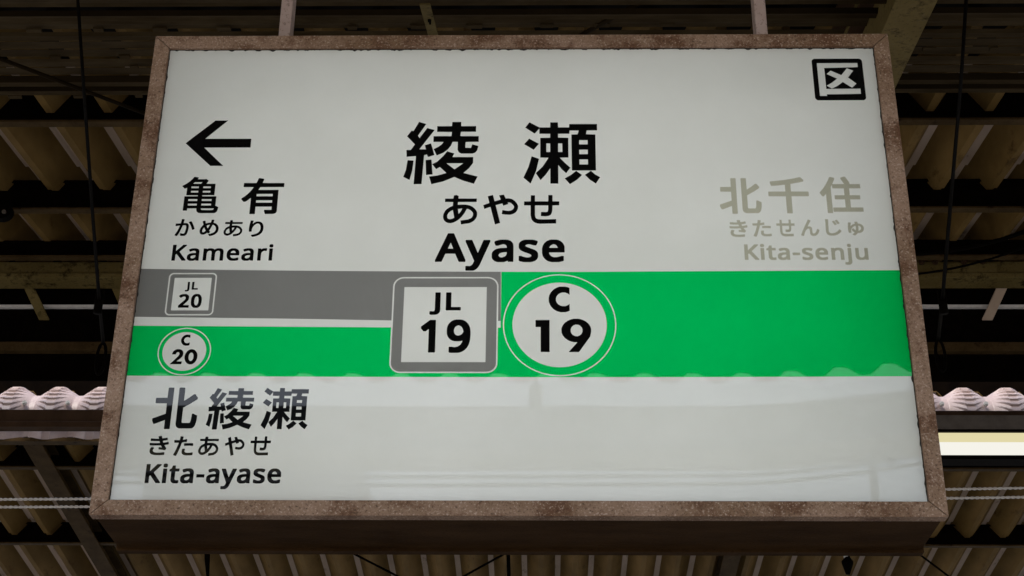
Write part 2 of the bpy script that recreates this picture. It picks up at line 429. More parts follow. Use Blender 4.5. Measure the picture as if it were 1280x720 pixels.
# outlines of the printed characters, each scaled to its own box (x, z in thousandths)
GLYPHS = {"綾":[[[143,0],[158,442],[151,444],[32,434],[26,535],[28,546],[84,544],[136,634],[25,765],[84,857],[110,848],[180,1000],[281,965],[174,773],[197,738],[295,899],[398,867],[201,555],[289,554],[272,621],[355,650],[407,462],[320,430],[304,471],[269,459],[249,2]],[[380,0],[345,122],[458,137],[575,177],[486,270],[437,238],[380,317],[446,356],[526,446],[577,523],[675,487],[651,430],[931,429],[931,335],[878,251],[804,177],[996,120],[948,5],[804,54],[684,113],[532,41]],[[82,69],[0,115],[31,227],[47,372],[50,381],[117,376],[130,372],[117,212],[87,71]],[[304,145],[291,380],[301,384],[367,390],[370,382],[392,156],[382,153]],[[683,234],[799,330],[574,330]],[[438,456],[393,558],[451,591],[494,627],[506,640],[524,672],[386,673],[386,766],[629,767],[633,833],[431,835],[431,929],[632,929],[636,997],[757,997],[758,929],[961,929],[961,835],[755,835],[751,781],[753,767],[1000,766],[1000,673],[824,670],[821,601],[823,578],[896,575],[915,634],[997,606],[983,535],[957,500],[918,483],[768,484],[735,504],[717,543],[717,672],[646,673],[626,613],[585,550],[523,496]]],
"瀬":[[[606,0],[537,91],[619,146],[688,212],[763,147],[753,131],[696,68]],[[94,9],[0,104],[63,270],[106,447],[202,406],[203,402],[165,207]],[[351,9],[350,252],[292,152],[223,64],[160,176],[250,281],[328,422],[219,424],[219,744],[350,746],[350,809],[208,810],[207,896],[155,825],[144,814],[20,911],[66,987],[78,1000],[209,915],[350,915],[352,998],[454,998],[457,915],[601,915],[605,970],[973,969],[973,864],[835,863],[825,803],[948,798],[947,217],[632,217],[631,798],[712,801],[729,861],[608,863],[604,810],[456,809],[455,748],[590,744],[590,424],[471,422],[479,419],[540,343],[614,262],[558,174],[500,237],[456,304],[455,9]],[[943,9],[866,68],[802,147],[881,212],[937,153],[1000,110]],[[732,314],[844,314],[844,393],[733,393]],[[732,479],[844,479],[844,550],[733,550]],[[300,515],[350,515],[350,652],[300,652]],[[455,515],[510,515],[509,652],[455,652]],[[133,550],[6,641],[73,733],[203,647]],[[732,638],[844,637],[844,705],[733,705]]],
"あ":[[[531,0],[513,134],[730,169],[814,212],[844,241],[871,294],[877,362],[865,398],[836,441],[794,481],[738,513],[694,526],[628,382],[548,257],[472,172],[396,110],[314,65],[232,41],[151,49],[89,78],[37,133],[12,190],[0,268],[12,356],[62,470],[110,527],[197,592],[277,630],[284,754],[45,760],[45,878],[288,879],[302,985],[385,1000],[425,975],[446,972],[439,891],[443,879],[979,878],[975,759],[431,757],[424,676],[428,664],[525,674],[674,671],[776,644],[844,608],[902,560],[949,504],[985,437],[997,395],[1000,320],[988,252],[958,183],[897,108],[826,62],[756,35]],[[190,180],[253,185],[330,229],[285,484],[235,458],[183,416],[156,379],[135,333],[123,278],[129,232],[146,199]],[[456,356],[514,437],[559,535],[429,526]]],
"や":[[[345,0],[210,578],[201,582],[35,519],[0,647],[176,718],[127,934],[133,948],[274,990],[328,775],[498,833],[450,973],[587,1000],[643,868],[717,873],[787,863],[849,834],[906,785],[957,718],[991,647],[1000,601],[997,532],[977,470],[944,415],[897,372],[863,352],[818,332],[753,319],[621,328],[533,346],[550,480],[697,456],[748,456],[813,476],[859,513],[881,565],[878,604],[853,650],[793,713],[762,729],[717,736],[702,728],[717,678],[576,624],[545,701],[359,641],[493,49]]],
"せ":[[[451,0],[387,9],[318,34],[269,69],[231,119],[206,177],[186,299],[185,634],[0,637],[0,776],[187,779],[192,991],[310,989],[312,779],[679,778],[686,810],[687,999],[808,1000],[807,779],[1000,777],[1000,637],[808,634],[803,482],[792,404],[772,339],[753,309],[707,274],[618,257],[476,264],[481,407],[513,412],[618,405],[664,414],[681,492],[683,634],[312,634],[311,306],[320,245],[341,194],[371,173],[415,158],[543,152],[908,161],[908,11]]],
"cC":[[[573,0],[419,32],[304,76],[219,125],[127,202],[71,268],[17,376],[0,433],[0,572],[40,686],[102,775],[219,880],[304,929],[419,973],[535,1000],[812,1000],[927,973],[997,946],[996,675],[927,720],[781,766],[642,766],[558,745],[470,705],[386,629],[346,547],[346,458],[386,376],[465,303],[558,260],[635,241],[781,239],[819,247],[927,285],[996,330],[1000,65],[927,32],[812,5]]],
"c19":[[[94,2],[92,739],[88,746],[1,749],[0,954],[4,961],[250,961],[254,954],[254,7],[250,0]],[[597,0],[595,7],[749,290],[692,293],[646,308],[585,347],[527,415],[489,495],[469,573],[465,690],[475,749],[501,827],[529,880],[585,945],[646,984],[692,1000],[773,1000],[819,984],[874,950],[910,915],[951,856],[976,798],[991,749],[1000,690],[1000,602],[982,461],[779,1]],[[714,476],[759,473],[796,499],[825,542],[843,607],[844,680],[832,734],[806,783],[773,814],[718,820],[681,794],[652,751],[634,685],[633,612],[645,559],[671,510]]],
"c20":[[[727,1],[690,19],[650,54],[612,105],[577,177],[558,230],[533,340],[523,427],[523,567],[533,654],[558,765],[587,842],[612,890],[650,941],[699,981],[731,994],[793,994],[833,975],[874,941],[911,890],[946,817],[965,765],[990,654],[1000,567],[1000,427],[990,340],[965,230],[936,152],[911,105],[874,54],[824,13],[793,0]],[[2,12],[0,20],[277,532],[308,625],[318,677],[314,730],[299,770],[276,791],[241,791],[225,776],[207,744],[188,653],[42,653],[54,765],[73,842],[98,890],[132,935],[170,970],[232,1000],[313,994],[375,964],[402,939],[435,875],[460,776],[464,689],[448,555],[422,477],[375,390],[239,201],[444,196],[432,15]],[[745,230],[777,228],[813,270],[837,346],[850,433],[850,561],[837,648],[813,724],[793,755],[774,767],[737,760],[710,724],[686,648],[673,561],[673,433],[686,346],[710,270]]],
"亀":[[[552,0],[496,10],[457,36],[438,74],[432,127],[428,131],[202,131],[198,127],[198,79],[192,71],[92,70],[83,77],[85,461],[92,464],[428,464],[432,468],[432,486],[428,490],[134,490],[128,498],[128,696],[89,677],[59,677],[36,704],[1,733],[0,749],[5,756],[94,809],[177,874],[239,938],[285,999],[315,1000],[398,984],[404,979],[405,966],[387,941],[388,934],[572,934],[587,939],[614,939],[671,898],[670,883],[624,808],[858,808],[866,802],[864,493],[858,490],[554,490],[550,486],[550,468],[554,464],[918,462],[922,456],[922,208],[999,170],[1000,135],[984,64],[971,40],[952,21],[933,10],[903,2]],[[616,87],[848,88],[871,98],[883,130],[554,131],[551,127],[553,114],[564,96],[589,88]],[[199,213],[428,212],[432,215],[432,256],[428,260],[202,260],[198,256]],[[551,213],[800,212],[804,215],[804,256],[800,260],[554,260],[550,256]],[[199,337],[428,335],[432,339],[432,380],[428,384],[202,384],[198,380]],[[551,337],[800,335],[804,339],[804,380],[800,384],[554,384],[550,380]],[[242,567],[428,565],[432,569],[432,610],[428,613],[245,613],[241,610]],[[551,567],[745,565],[749,569],[749,610],[745,613],[554,613],[550,610]],[[242,688],[428,687],[432,690],[432,728],[428,732],[245,732],[241,728]],[[551,688],[745,687],[749,690],[749,728],[745,732],[554,732],[550,728]],[[276,809],[479,808],[511,850],[318,851]]],
"有":[[[234,1],[225,11],[225,444],[221,446],[149,376],[99,339],[54,342],[1,405],[0,432],[11,446],[79,498],[152,573],[224,670],[268,746],[31,748],[22,759],[25,858],[34,864],[324,864],[342,907],[368,991],[379,1000],[416,1000],[494,982],[501,975],[502,942],[478,873],[479,864],[994,861],[1000,853],[1000,759],[991,748],[429,748],[389,675],[394,671],[864,671],[874,663],[875,78],[862,43],[839,20],[794,5],[601,3],[593,11],[568,80],[568,113],[579,121],[724,119],[741,122],[741,205],[361,205],[358,202],[357,9],[346,0]],[[358,318],[739,317],[742,321],[742,377],[739,381],[361,381],[358,377]],[[358,494],[739,493],[742,496],[742,553],[739,557],[361,557],[358,553]]],
"北":[[[299,1],[288,14],[287,218],[73,126],[44,126],[34,135],[3,203],[0,248],[11,261],[285,368],[288,374],[288,616],[40,618],[29,631],[29,737],[42,751],[287,751],[289,989],[302,1000],[405,1000],[418,986],[418,14],[405,0]],[[643,16],[612,21],[578,38],[556,61],[544,87],[536,127],[534,986],[547,1000],[653,1000],[665,989],[667,677],[774,752],[874,838],[908,838],[971,759],[971,722],[956,707],[833,618],[667,515],[666,185],[674,155],[689,149],[835,149],[847,154],[858,173],[868,223],[876,359],[886,370],[919,370],[951,348],[989,332],[1000,319],[1000,258],[993,173],[975,94],[963,69],[939,40],[912,23],[895,18]]],
"千":[[[437,1],[426,14],[425,470],[14,471],[0,485],[0,589],[11,602],[425,604],[425,790],[182,764],[89,760],[78,770],[72,800],[58,835],[58,872],[69,883],[84,886],[410,923],[650,965],[786,1000],[826,999],[894,927],[894,892],[881,879],[796,857],[568,813],[566,607],[570,603],[989,602],[1000,589],[999,483],[986,471],[568,471],[566,11],[553,0]]],
"住":[[[155,1],[146,11],[146,516],[143,517],[87,456],[52,456],[1,541],[0,568],[87,670],[158,777],[214,883],[260,988],[301,990],[365,970],[378,959],[375,922],[319,797],[321,793],[598,794],[570,858],[527,932],[527,964],[535,975],[601,999],[633,1000],[646,989],[699,900],[729,839],[735,794],[972,793],[980,787],[983,686],[974,675],[711,674],[711,489],[945,487],[954,477],[954,383],[943,372],[711,371],[710,156],[713,153],[991,152],[1000,142],[1000,46],[994,37],[296,34],[288,41],[285,142],[294,152],[579,153],[583,156],[582,371],[357,372],[346,383],[346,477],[355,487],[582,489],[582,674],[318,675],[310,686],[309,773],[273,708],[273,11],[262,0]]],
"か":[[[108,0],[23,37],[15,48],[15,78],[75,183],[129,301],[190,472],[227,604],[205,606],[52,584],[16,584],[8,593],[5,615],[0,726],[11,735],[80,733],[259,747],[280,883],[287,991],[297,1000],[335,1000],[427,988],[435,979],[436,943],[404,759],[521,763],[562,757],[598,746],[622,731],[648,706],[668,676],[680,643],[691,560],[686,392],[666,232],[642,141],[604,67],[565,28],[524,8],[491,2],[394,2],[310,17],[294,28],[280,117],[283,158],[292,165],[325,165],[422,143],[447,143],[481,157],[499,180],[517,224],[543,345],[553,439],[556,544],[543,593],[527,614],[481,631],[378,625],[300,351],[231,166],[156,13],[144,0]],[[874,361],[865,370],[839,458],[800,558],[752,662],[676,786],[676,817],[682,826],[759,864],[798,864],[849,786],[928,627],[999,447],[1000,411],[991,400],[914,361]]],
"め":[[[541,1],[480,86],[482,122],[492,131],[563,140],[626,157],[711,195],[742,215],[784,253],[810,289],[835,338],[852,418],[852,448],[841,505],[824,549],[802,585],[752,638],[695,671],[664,682],[658,675],[591,486],[511,327],[569,262],[569,229],[489,162],[451,162],[412,199],[337,130],[275,96],[232,85],[147,85],[114,94],[80,114],[47,147],[17,199],[0,286],[3,379],[23,464],[61,549],[119,633],[168,684],[125,818],[107,859],[107,895],[116,907],[204,936],[246,936],[257,925],[277,829],[300,768],[347,788],[440,816],[549,828],[567,908],[575,993],[585,1000],[618,1000],[705,992],[725,979],[726,947],[698,818],[785,788],[844,755],[919,682],[964,610],[983,560],[995,508],[1000,445],[995,341],[975,267],[945,207],[912,163],[849,103],[799,69],[714,31],[662,14],[590,0]],[[192,229],[212,231],[255,253],[325,325],[288,390],[223,527],[176,456],[151,393],[140,341],[140,308],[149,273],[164,245]],[[414,473],[418,470],[421,475],[462,563],[493,640],[505,690],[429,671],[346,632],[368,568]]],
"り":[[[263,1],[179,87],[179,120],[195,131],[381,159],[502,191],[593,229],[663,273],[711,316],[753,375],[776,431],[792,517],[784,606],[764,671],[745,706],[715,746],[674,778],[646,792],[585,806],[536,800],[475,782],[415,750],[366,712],[289,630],[247,566],[212,464],[208,407],[215,327],[191,315],[31,310],[16,324],[8,372],[0,450],[0,571],[23,757],[57,929],[61,988],[78,1000],[259,997],[276,988],[277,950],[242,845],[237,804],[290,844],[362,887],[441,919],[498,932],[559,938],[638,938],[695,932],[771,911],[809,892],[879,843],[920,800],[958,738],[992,628],[1000,504],[988,407],[958,321],[912,251],[858,197],[761,128],[669,84],[574,52],[441,19],[320,0]]],
"き":[[[400,1],[291,11],[183,38],[126,67],[86,101],[64,127],[41,184],[38,275],[58,350],[90,409],[100,418],[148,418],[228,405],[244,402],[257,390],[257,358],[217,299],[204,243],[229,194],[250,178],[291,159],[333,147],[438,134],[610,137],[779,158],[820,158],[831,149],[828,44],[824,28],[814,19],[728,8],[597,0]],[[782,266],[645,287],[518,298],[502,301],[491,310],[497,403],[511,418],[660,409],[600,508],[435,501],[205,501],[14,512],[6,521],[0,594],[0,631],[11,643],[240,630],[460,630],[536,637],[495,731],[237,732],[43,743],[32,755],[25,827],[29,867],[40,874],[84,874],[301,858],[451,858],[452,870],[420,950],[421,980],[432,989],[530,1000],[584,1000],[598,991],[612,918],[629,874],[766,896],[849,917],[896,914],[907,902],[920,827],[920,800],[912,791],[814,767],[680,747],[672,741],[712,652],[817,668],[928,694],[973,694],[983,685],[987,672],[1000,605],[1000,572],[992,563],[781,524],[841,433],[901,371],[901,342],[850,277],[833,265]]],
"た":[[[129,1],[31,33],[22,42],[22,75],[71,173],[141,345],[199,522],[236,661],[232,665],[82,665],[15,671],[6,680],[2,696],[0,797],[12,807],[107,801],[268,805],[289,922],[292,993],[302,1000],[349,1000],[447,991],[456,982],[457,947],[430,824],[500,834],[594,856],[633,855],[643,843],[643,726],[633,717],[614,711],[399,677],[328,413],[222,105],[178,7],[168,0]],[[689,20],[611,27],[528,52],[477,87],[446,127],[431,176],[431,268],[446,356],[458,370],[578,365],[587,358],[590,317],[576,252],[580,219],[597,192],[639,170],[712,155],[831,158],[951,177],[987,177],[999,168],[1000,67],[997,45],[987,36],[873,22]],[[915,507],[762,520],[522,510],[512,522],[513,634],[525,643],[645,651],[865,651],[974,642],[983,631],[980,516],[968,507]]],
"ん":[[[100,1],[8,35],[0,46],[1,79],[71,259],[223,594],[386,918],[417,990],[429,1000],[463,999],[556,958],[565,949],[565,916],[480,771],[381,578],[432,587],[483,587],[520,581],[557,561],[581,539],[596,517],[606,492],[614,450],[620,212],[630,179],[647,161],[675,150],[701,153],[737,170],[770,195],[811,251],[834,295],[852,339],[877,422],[888,432],[921,432],[1000,359],[997,317],[946,190],[906,125],[857,69],[823,42],[782,20],[735,6],[683,0],[616,3],[582,12],[538,39],[517,61],[498,93],[482,162],[476,400],[461,434],[434,448],[416,449],[388,440],[354,420],[315,388],[289,357],[249,295],[223,240],[182,129],[145,10],[133,0]]],
"じ":[[[297,0],[220,11],[180,22],[121,47],[71,85],[44,113],[11,183],[0,252],[0,388],[17,821],[3,988],[15,999],[153,1000],[200,997],[211,988],[191,655],[185,273],[199,227],[220,196],[243,177],[314,150],[378,143],[448,147],[576,174],[643,202],[737,258],[779,293],[865,378],[910,377],[1000,293],[1000,260],[947,205],[859,134],[737,65],[667,38],[596,19],[495,2]],[[599,643],[585,655],[533,737],[457,838],[457,868],[468,877],[549,905],[593,904],[606,893],[704,767],[739,712],[738,682],[724,671],[650,643]],[[787,703],[773,715],[704,816],[641,892],[645,928],[727,962],[774,962],[786,955],[872,851],[923,778],[923,742],[912,733],[834,703]]],
"ゅ":[[[364,0],[265,62],[262,101],[272,114],[341,157],[379,194],[397,220],[341,257],[284,312],[236,384],[235,420],[300,508],[347,511],[365,497],[413,423],[450,387],[475,376],[490,445],[500,535],[496,700],[485,701],[428,678],[363,638],[319,603],[249,516],[209,436],[188,352],[205,249],[201,210],[186,200],[116,189],[52,190],[38,210],[20,284],[0,465],[3,619],[34,874],[34,935],[49,946],[112,946],[193,940],[217,925],[218,886],[191,787],[180,681],[240,740],[320,797],[391,833],[475,859],[450,954],[450,989],[460,999],[616,1000],[630,986],[649,870],[733,862],[784,849],[837,826],[883,796],[930,751],[962,706],[983,661],[997,603],[1000,519],[986,420],[966,365],[931,309],[881,257],[841,229],[770,196],[700,180],[586,175],[534,101],[456,27],[418,0]],[[647,342],[676,345],[720,361],[779,403],[815,468],[829,539],[818,593],[779,661],[723,697],[666,715],[661,713],[668,593],[664,468]]],
"wKameari":[[[7,12],[0,27],[1,961],[9,972],[99,972],[108,959],[109,602],[305,971],[411,971],[417,957],[417,919],[228,564],[220,545],[425,63],[425,23],[417,11],[311,13],[137,410],[117,384],[108,366],[108,24],[99,11]],[[560,1],[542,6],[509,29],[482,66],[464,108],[456,144],[453,178],[453,276],[460,324],[473,363],[488,392],[511,422],[534,442],[571,462],[602,471],[706,479],[708,483],[706,514],[699,556],[693,573],[686,585],[673,596],[655,605],[635,605],[611,596],[552,557],[522,558],[514,573],[496,648],[496,688],[504,702],[537,728],[583,750],[606,756],[679,759],[709,754],[743,736],[767,713],[789,675],[803,634],[811,584],[814,522],[814,24],[805,11],[733,11],[723,27],[719,57],[692,26],[660,6],[640,0]],[[607,153],[619,151],[647,163],[665,177],[683,199],[693,223],[703,265],[706,296],[706,338],[666,336],[629,327],[601,313],[588,302],[575,284],[566,256],[562,234],[566,200],[576,174],[591,160]],[[935,12],[928,27],[928,732],[935,747],[1016,747],[1023,735],[1027,711],[1055,739],[1081,754],[1099,759],[1166,759],[1211,742],[1232,721],[1256,685],[1281,719],[1317,747],[1350,759],[1417,759],[1446,750],[1477,728],[1490,711],[1509,679],[1525,629],[1535,550],[1537,27],[1530,12],[1438,11],[1429,24],[1429,492],[1422,542],[1410,577],[1391,596],[1377,602],[1359,602],[1345,596],[1319,574],[1303,542],[1294,503],[1288,464],[1285,405],[1285,24],[1276,11],[1184,14],[1179,27],[1177,508],[1167,559],[1155,583],[1140,596],[1119,604],[1089,593],[1070,574],[1055,542],[1041,480],[1036,422],[1036,24],[1027,11]],[[1797,1],[1748,20],[1715,48],[1694,76],[1677,105],[1658,150],[1645,195],[1631,284],[1629,441],[1634,500],[1646,567],[1664,626],[1675,651],[1702,697],[1720,719],[1746,742],[1779,756],[1871,756],[1907,739],[1937,710],[1968,660],[1986,615],[2001,550],[2006,508],[2007,340],[1999,328],[1743,328],[1741,324],[1746,284],[1759,234],[1778,196],[1802,171],[1823,160],[1845,155],[1876,160],[1907,171],[1954,201],[1984,201],[1991,186],[1991,57],[1984,43],[1969,31],[1915,6],[1891,0]],[[1746,478],[1895,478],[1888,528],[1875,564],[1856,590],[1830,605],[1809,602],[1776,574],[1757,534],[1749,503]],[[2180,1],[2162,6],[2129,29],[2102,66],[2085,108],[2076,144],[2073,178],[2073,276],[2080,324],[2093,363],[2108,392],[2131,422],[2154,442],[2191,462],[2223,471],[2326,479],[2328,483],[2326,514],[2320,556],[2313,573],[2306,585],[2293,596],[2275,605],[2255,605],[2231,596],[2172,557],[2142,558],[2134,573],[2116,648],[2116,688],[2124,702],[2157,728],[2203,750],[2226,756],[2299,759],[2329,754],[2363,736],[2387,713],[2409,675],[2423,634],[2431,584],[2435,522],[2434,24],[2426,11],[2353,11],[2343,27],[2339,57],[2313,26],[2280,6],[2260,0]],[[2227,153],[2239,151],[2267,163],[2285,177],[2303,199],[2313,223],[2323,265],[2326,296],[2326,338],[2286,336],[2249,327],[2221,313],[2208,302],[2196,284],[2186,256],[2182,234],[2186,200],[2196,174],[2211,160]],[[2556,12],[2548,27],[2549,735],[2557,748],[2637,747],[2644,735],[2647,691],[2673,728],[2696,747],[2713,756],[2724,759],[2790,759],[2814,753],[2821,741],[2822,702],[2812,598],[2804,588],[2777,588],[2750,597],[2721,582],[2689,545],[2675,511],[2666,483],[2656,416],[2656,24],[2647,11]],[[2894,12],[2887,27],[2887,735],[2896,748],[2988,747],[2995,732],[2995,24],[2986,11]],[[2917,799],[2901,812],[2891,829],[2884,850],[2882,931],[2886,954],[2899,983],[2912,997],[2921,1000],[2962,1000],[2970,997],[2982,985],[2992,968],[3000,940],[3000,861],[2996,842],[2981,812],[2966,799]]],
"wAyase":[[[10,234],[0,246],[3,290],[280,990],[292,1000],[420,1000],[430,990],[441,964],[707,288],[707,244],[695,234],[557,236],[545,250],[465,451],[243,452],[238,446],[163,253],[151,236]],[[294,589],[415,589],[355,748]],[[732,1],[720,3],[708,17],[709,120],[720,130],[772,130],[799,126],[823,133],[844,145],[859,159],[873,180],[907,261],[700,768],[700,812],[711,822],[848,822],[858,814],[991,475],[1114,813],[1126,822],[1267,821],[1277,810],[1276,770],[1046,171],[1008,94],[964,42],[929,16],[908,8],[877,0]],[[1458,226],[1433,230],[1388,248],[1351,277],[1327,310],[1316,338],[1311,365],[1311,451],[1320,488],[1338,519],[1359,542],[1390,566],[1422,581],[1473,597],[1516,604],[1657,610],[1660,614],[1658,629],[1649,662],[1640,675],[1630,685],[1612,694],[1588,701],[1570,701],[1536,694],[1455,663],[1406,664],[1394,675],[1370,735],[1370,774],[1381,786],[1426,806],[1489,823],[1520,828],[1630,830],[1670,826],[1717,812],[1750,794],[1780,764],[1799,733],[1810,693],[1815,644],[1814,244],[1803,234],[1695,234],[1681,246],[1678,261],[1675,264],[1639,241],[1592,227]],[[1530,354],[1552,355],[1576,362],[1601,373],[1626,390],[1640,409],[1653,442],[1658,466],[1657,491],[1592,487],[1543,478],[1505,462],[1488,448],[1475,426],[1470,411],[1475,391],[1489,371],[1509,360]],[[2063,226],[1991,239],[1946,256],[1935,267],[1936,387],[1946,395],[1991,395],[2025,380],[2087,360],[2128,353],[2152,353],[2186,360],[2206,369],[2222,382],[2229,402],[2218,422],[2195,438],[2143,462],[2072,490],[2009,521],[1980,542],[1955,569],[1941,594],[1934,625],[1934,697],[1939,721],[1950,746],[1961,761],[1984,784],[2013,804],[2051,819],[2094,828],[2251,828],[2307,817],[2363,797],[2375,785],[2375,748],[2350,688],[2336,670],[2284,670],[2204,696],[2177,701],[2150,701],[2107,687],[2094,676],[2089,664],[2097,651],[2116,637],[2298,559],[2332,537],[2358,511],[2377,482],[2386,442],[2386,374],[2381,347],[2368,314],[2357,299],[2317,261],[2262,237],[2201,225]],[[2704,226],[2637,241],[2592,263],[2563,284],[2539,308],[2513,343],[2495,378],[2486,404],[2474,468],[2474,581],[2481,627],[2497,680],[2522,726],[2537,746],[2574,782],[2598,799],[2648,821],[2695,830],[2813,828],[2863,815],[2904,792],[2947,752],[2971,717],[2991,666],[2998,633],[3000,493],[2988,483],[2641,483],[2638,477],[2643,457],[2661,418],[2686,388],[2719,369],[2749,359],[2811,359],[2854,369],[2921,392],[2968,392],[2978,380],[2978,270],[2968,259],[2948,250],[2914,239],[2861,227]],[[2645,609],[2834,608],[2837,611],[2821,653],[2798,681],[2769,696],[2740,701],[2715,694],[2684,676],[2658,644]]],
"wKita-senju":[[[6,235],[0,246],[1,969],[7,978],[81,978],[89,969],[90,691],[250,977],[338,977],[343,966],[343,937],[187,663],[181,648],[350,274],[349,243],[343,234],[256,235],[112,543],[96,523],[89,509],[89,244],[81,234]],[[401,235],[395,246],[395,795],[402,805],[478,804],[484,793],[484,244],[476,234]],[[420,844],[406,855],[398,868],[393,884],[391,947],[394,964],[405,987],[416,997],[423,1000],[456,1000],[463,997],[473,988],[481,975],[488,953],[488,893],[485,877],[472,855],[460,844]],[[667,226],[640,237],[620,255],[605,280],[592,313],[585,357],[584,383],[584,687],[582,690],[546,690],[538,702],[538,769],[546,780],[586,810],[606,914],[613,924],[665,924],[672,915],[673,805],[758,805],[766,793],[766,702],[760,690],[673,689],[673,409],[674,394],[681,368],[695,350],[708,344],[739,354],[761,354],[767,346],[768,248],[760,237],[727,226]],[[892,226],[878,230],[851,248],[828,277],[814,309],[807,337],[804,363],[804,439],[810,476],[821,507],[833,529],[852,553],[871,568],[902,583],[927,590],[1012,597],[1014,600],[1013,624],[1007,656],[1002,669],[996,678],[985,687],[970,694],[954,694],[934,687],[886,657],[861,658],[854,669],[839,728],[839,758],[847,770],[874,789],[911,806],[930,811],[991,813],[1015,809],[1043,796],[1062,778],[1081,748],[1092,717],[1099,678],[1102,630],[1101,244],[1094,234],[1035,234],[1027,246],[1023,270],[1001,246],[974,230],[958,226]],[[931,344],[941,343],[964,352],[979,363],[993,380],[1002,398],[1010,431],[1013,454],[1012,487],[980,486],[949,479],[926,468],[915,459],[905,446],[897,424],[894,407],[897,381],[906,361],[918,350]],[[1174,458],[1168,470],[1168,569],[1174,581],[1343,581],[1350,572],[1350,470],[1344,458]],[[1476,226],[1433,239],[1406,256],[1399,267],[1400,376],[1406,384],[1427,384],[1448,369],[1485,350],[1510,343],[1530,343],[1554,352],[1566,363],[1572,372],[1577,396],[1569,420],[1555,436],[1453,508],[1435,526],[1417,553],[1403,589],[1399,619],[1399,682],[1402,706],[1408,730],[1415,745],[1429,768],[1446,787],[1469,802],[1495,811],[1584,811],[1617,800],[1651,780],[1658,769],[1658,739],[1641,674],[1635,664],[1609,664],[1571,685],[1534,695],[1515,692],[1497,681],[1489,669],[1486,652],[1491,637],[1503,623],[1612,546],[1633,524],[1648,499],[1659,470],[1665,431],[1664,357],[1654,313],[1648,298],[1623,261],[1590,237],[1554,226]],[[1858,226],[1817,241],[1790,263],[1773,284],[1759,307],[1743,342],[1732,376],[1721,446],[1720,567],[1724,613],[1733,665],[1748,710],[1757,730],[1780,766],[1794,783],[1816,800],[1843,811],[1918,811],[1948,798],[1973,775],[1998,736],[2013,702],[2025,652],[2029,619],[2030,489],[2023,479],[1813,479],[1811,476],[1816,446],[1826,407],[1842,377],[1862,358],[1879,349],[1897,345],[1922,349],[1948,358],[1987,381],[2011,381],[2017,370],[2017,270],[2011,259],[1999,250],[1955,230],[1934,226]],[[1816,595],[1938,595],[1932,634],[1922,663],[1906,683],[1885,694],[1867,692],[1840,670],[1825,639],[1818,615]],[[2113,235],[2107,246],[2108,796],[2114,805],[2178,805],[2185,795],[2188,774],[2218,800],[2238,809],[2254,813],[2310,813],[2349,800],[2363,789],[2377,773],[2399,734],[2410,693],[2414,661],[2415,243],[2408,234],[2335,234],[2328,244],[2328,600],[2325,624],[2317,658],[2309,674],[2288,689],[2272,693],[2244,685],[2223,667],[2211,641],[2202,602],[2196,550],[2196,244],[2188,234]],[[2466,0],[2432,11],[2425,23],[2425,116],[2432,128],[2458,128],[2474,121],[2490,124],[2502,137],[2508,162],[2510,795],[2517,805],[2592,804],[2598,793],[2598,153],[2593,99],[2586,73],[2577,51],[2559,25],[2544,11],[2510,0]],[[2534,844],[2521,855],[2513,868],[2507,884],[2506,947],[2509,964],[2520,987],[2530,997],[2537,1000],[2571,1000],[2578,997],[2587,988],[2596,975],[2602,953],[2602,893],[2599,877],[2587,855],[2575,844]],[[2791,226],[2757,239],[2734,259],[2712,294],[2697,342],[2692,387],[2690,424],[2691,795],[2698,805],[2772,805],[2779,795],[2779,459],[2782,415],[2790,381],[2800,363],[2816,350],[2828,345],[2843,345],[2866,354],[2886,373],[2901,411],[2908,448],[2913,500],[2913,795],[2920,805],[2994,804],[3000,793],[3000,244],[2993,234],[2929,234],[2922,244],[2920,259],[2917,262],[2898,243],[2866,228]]],
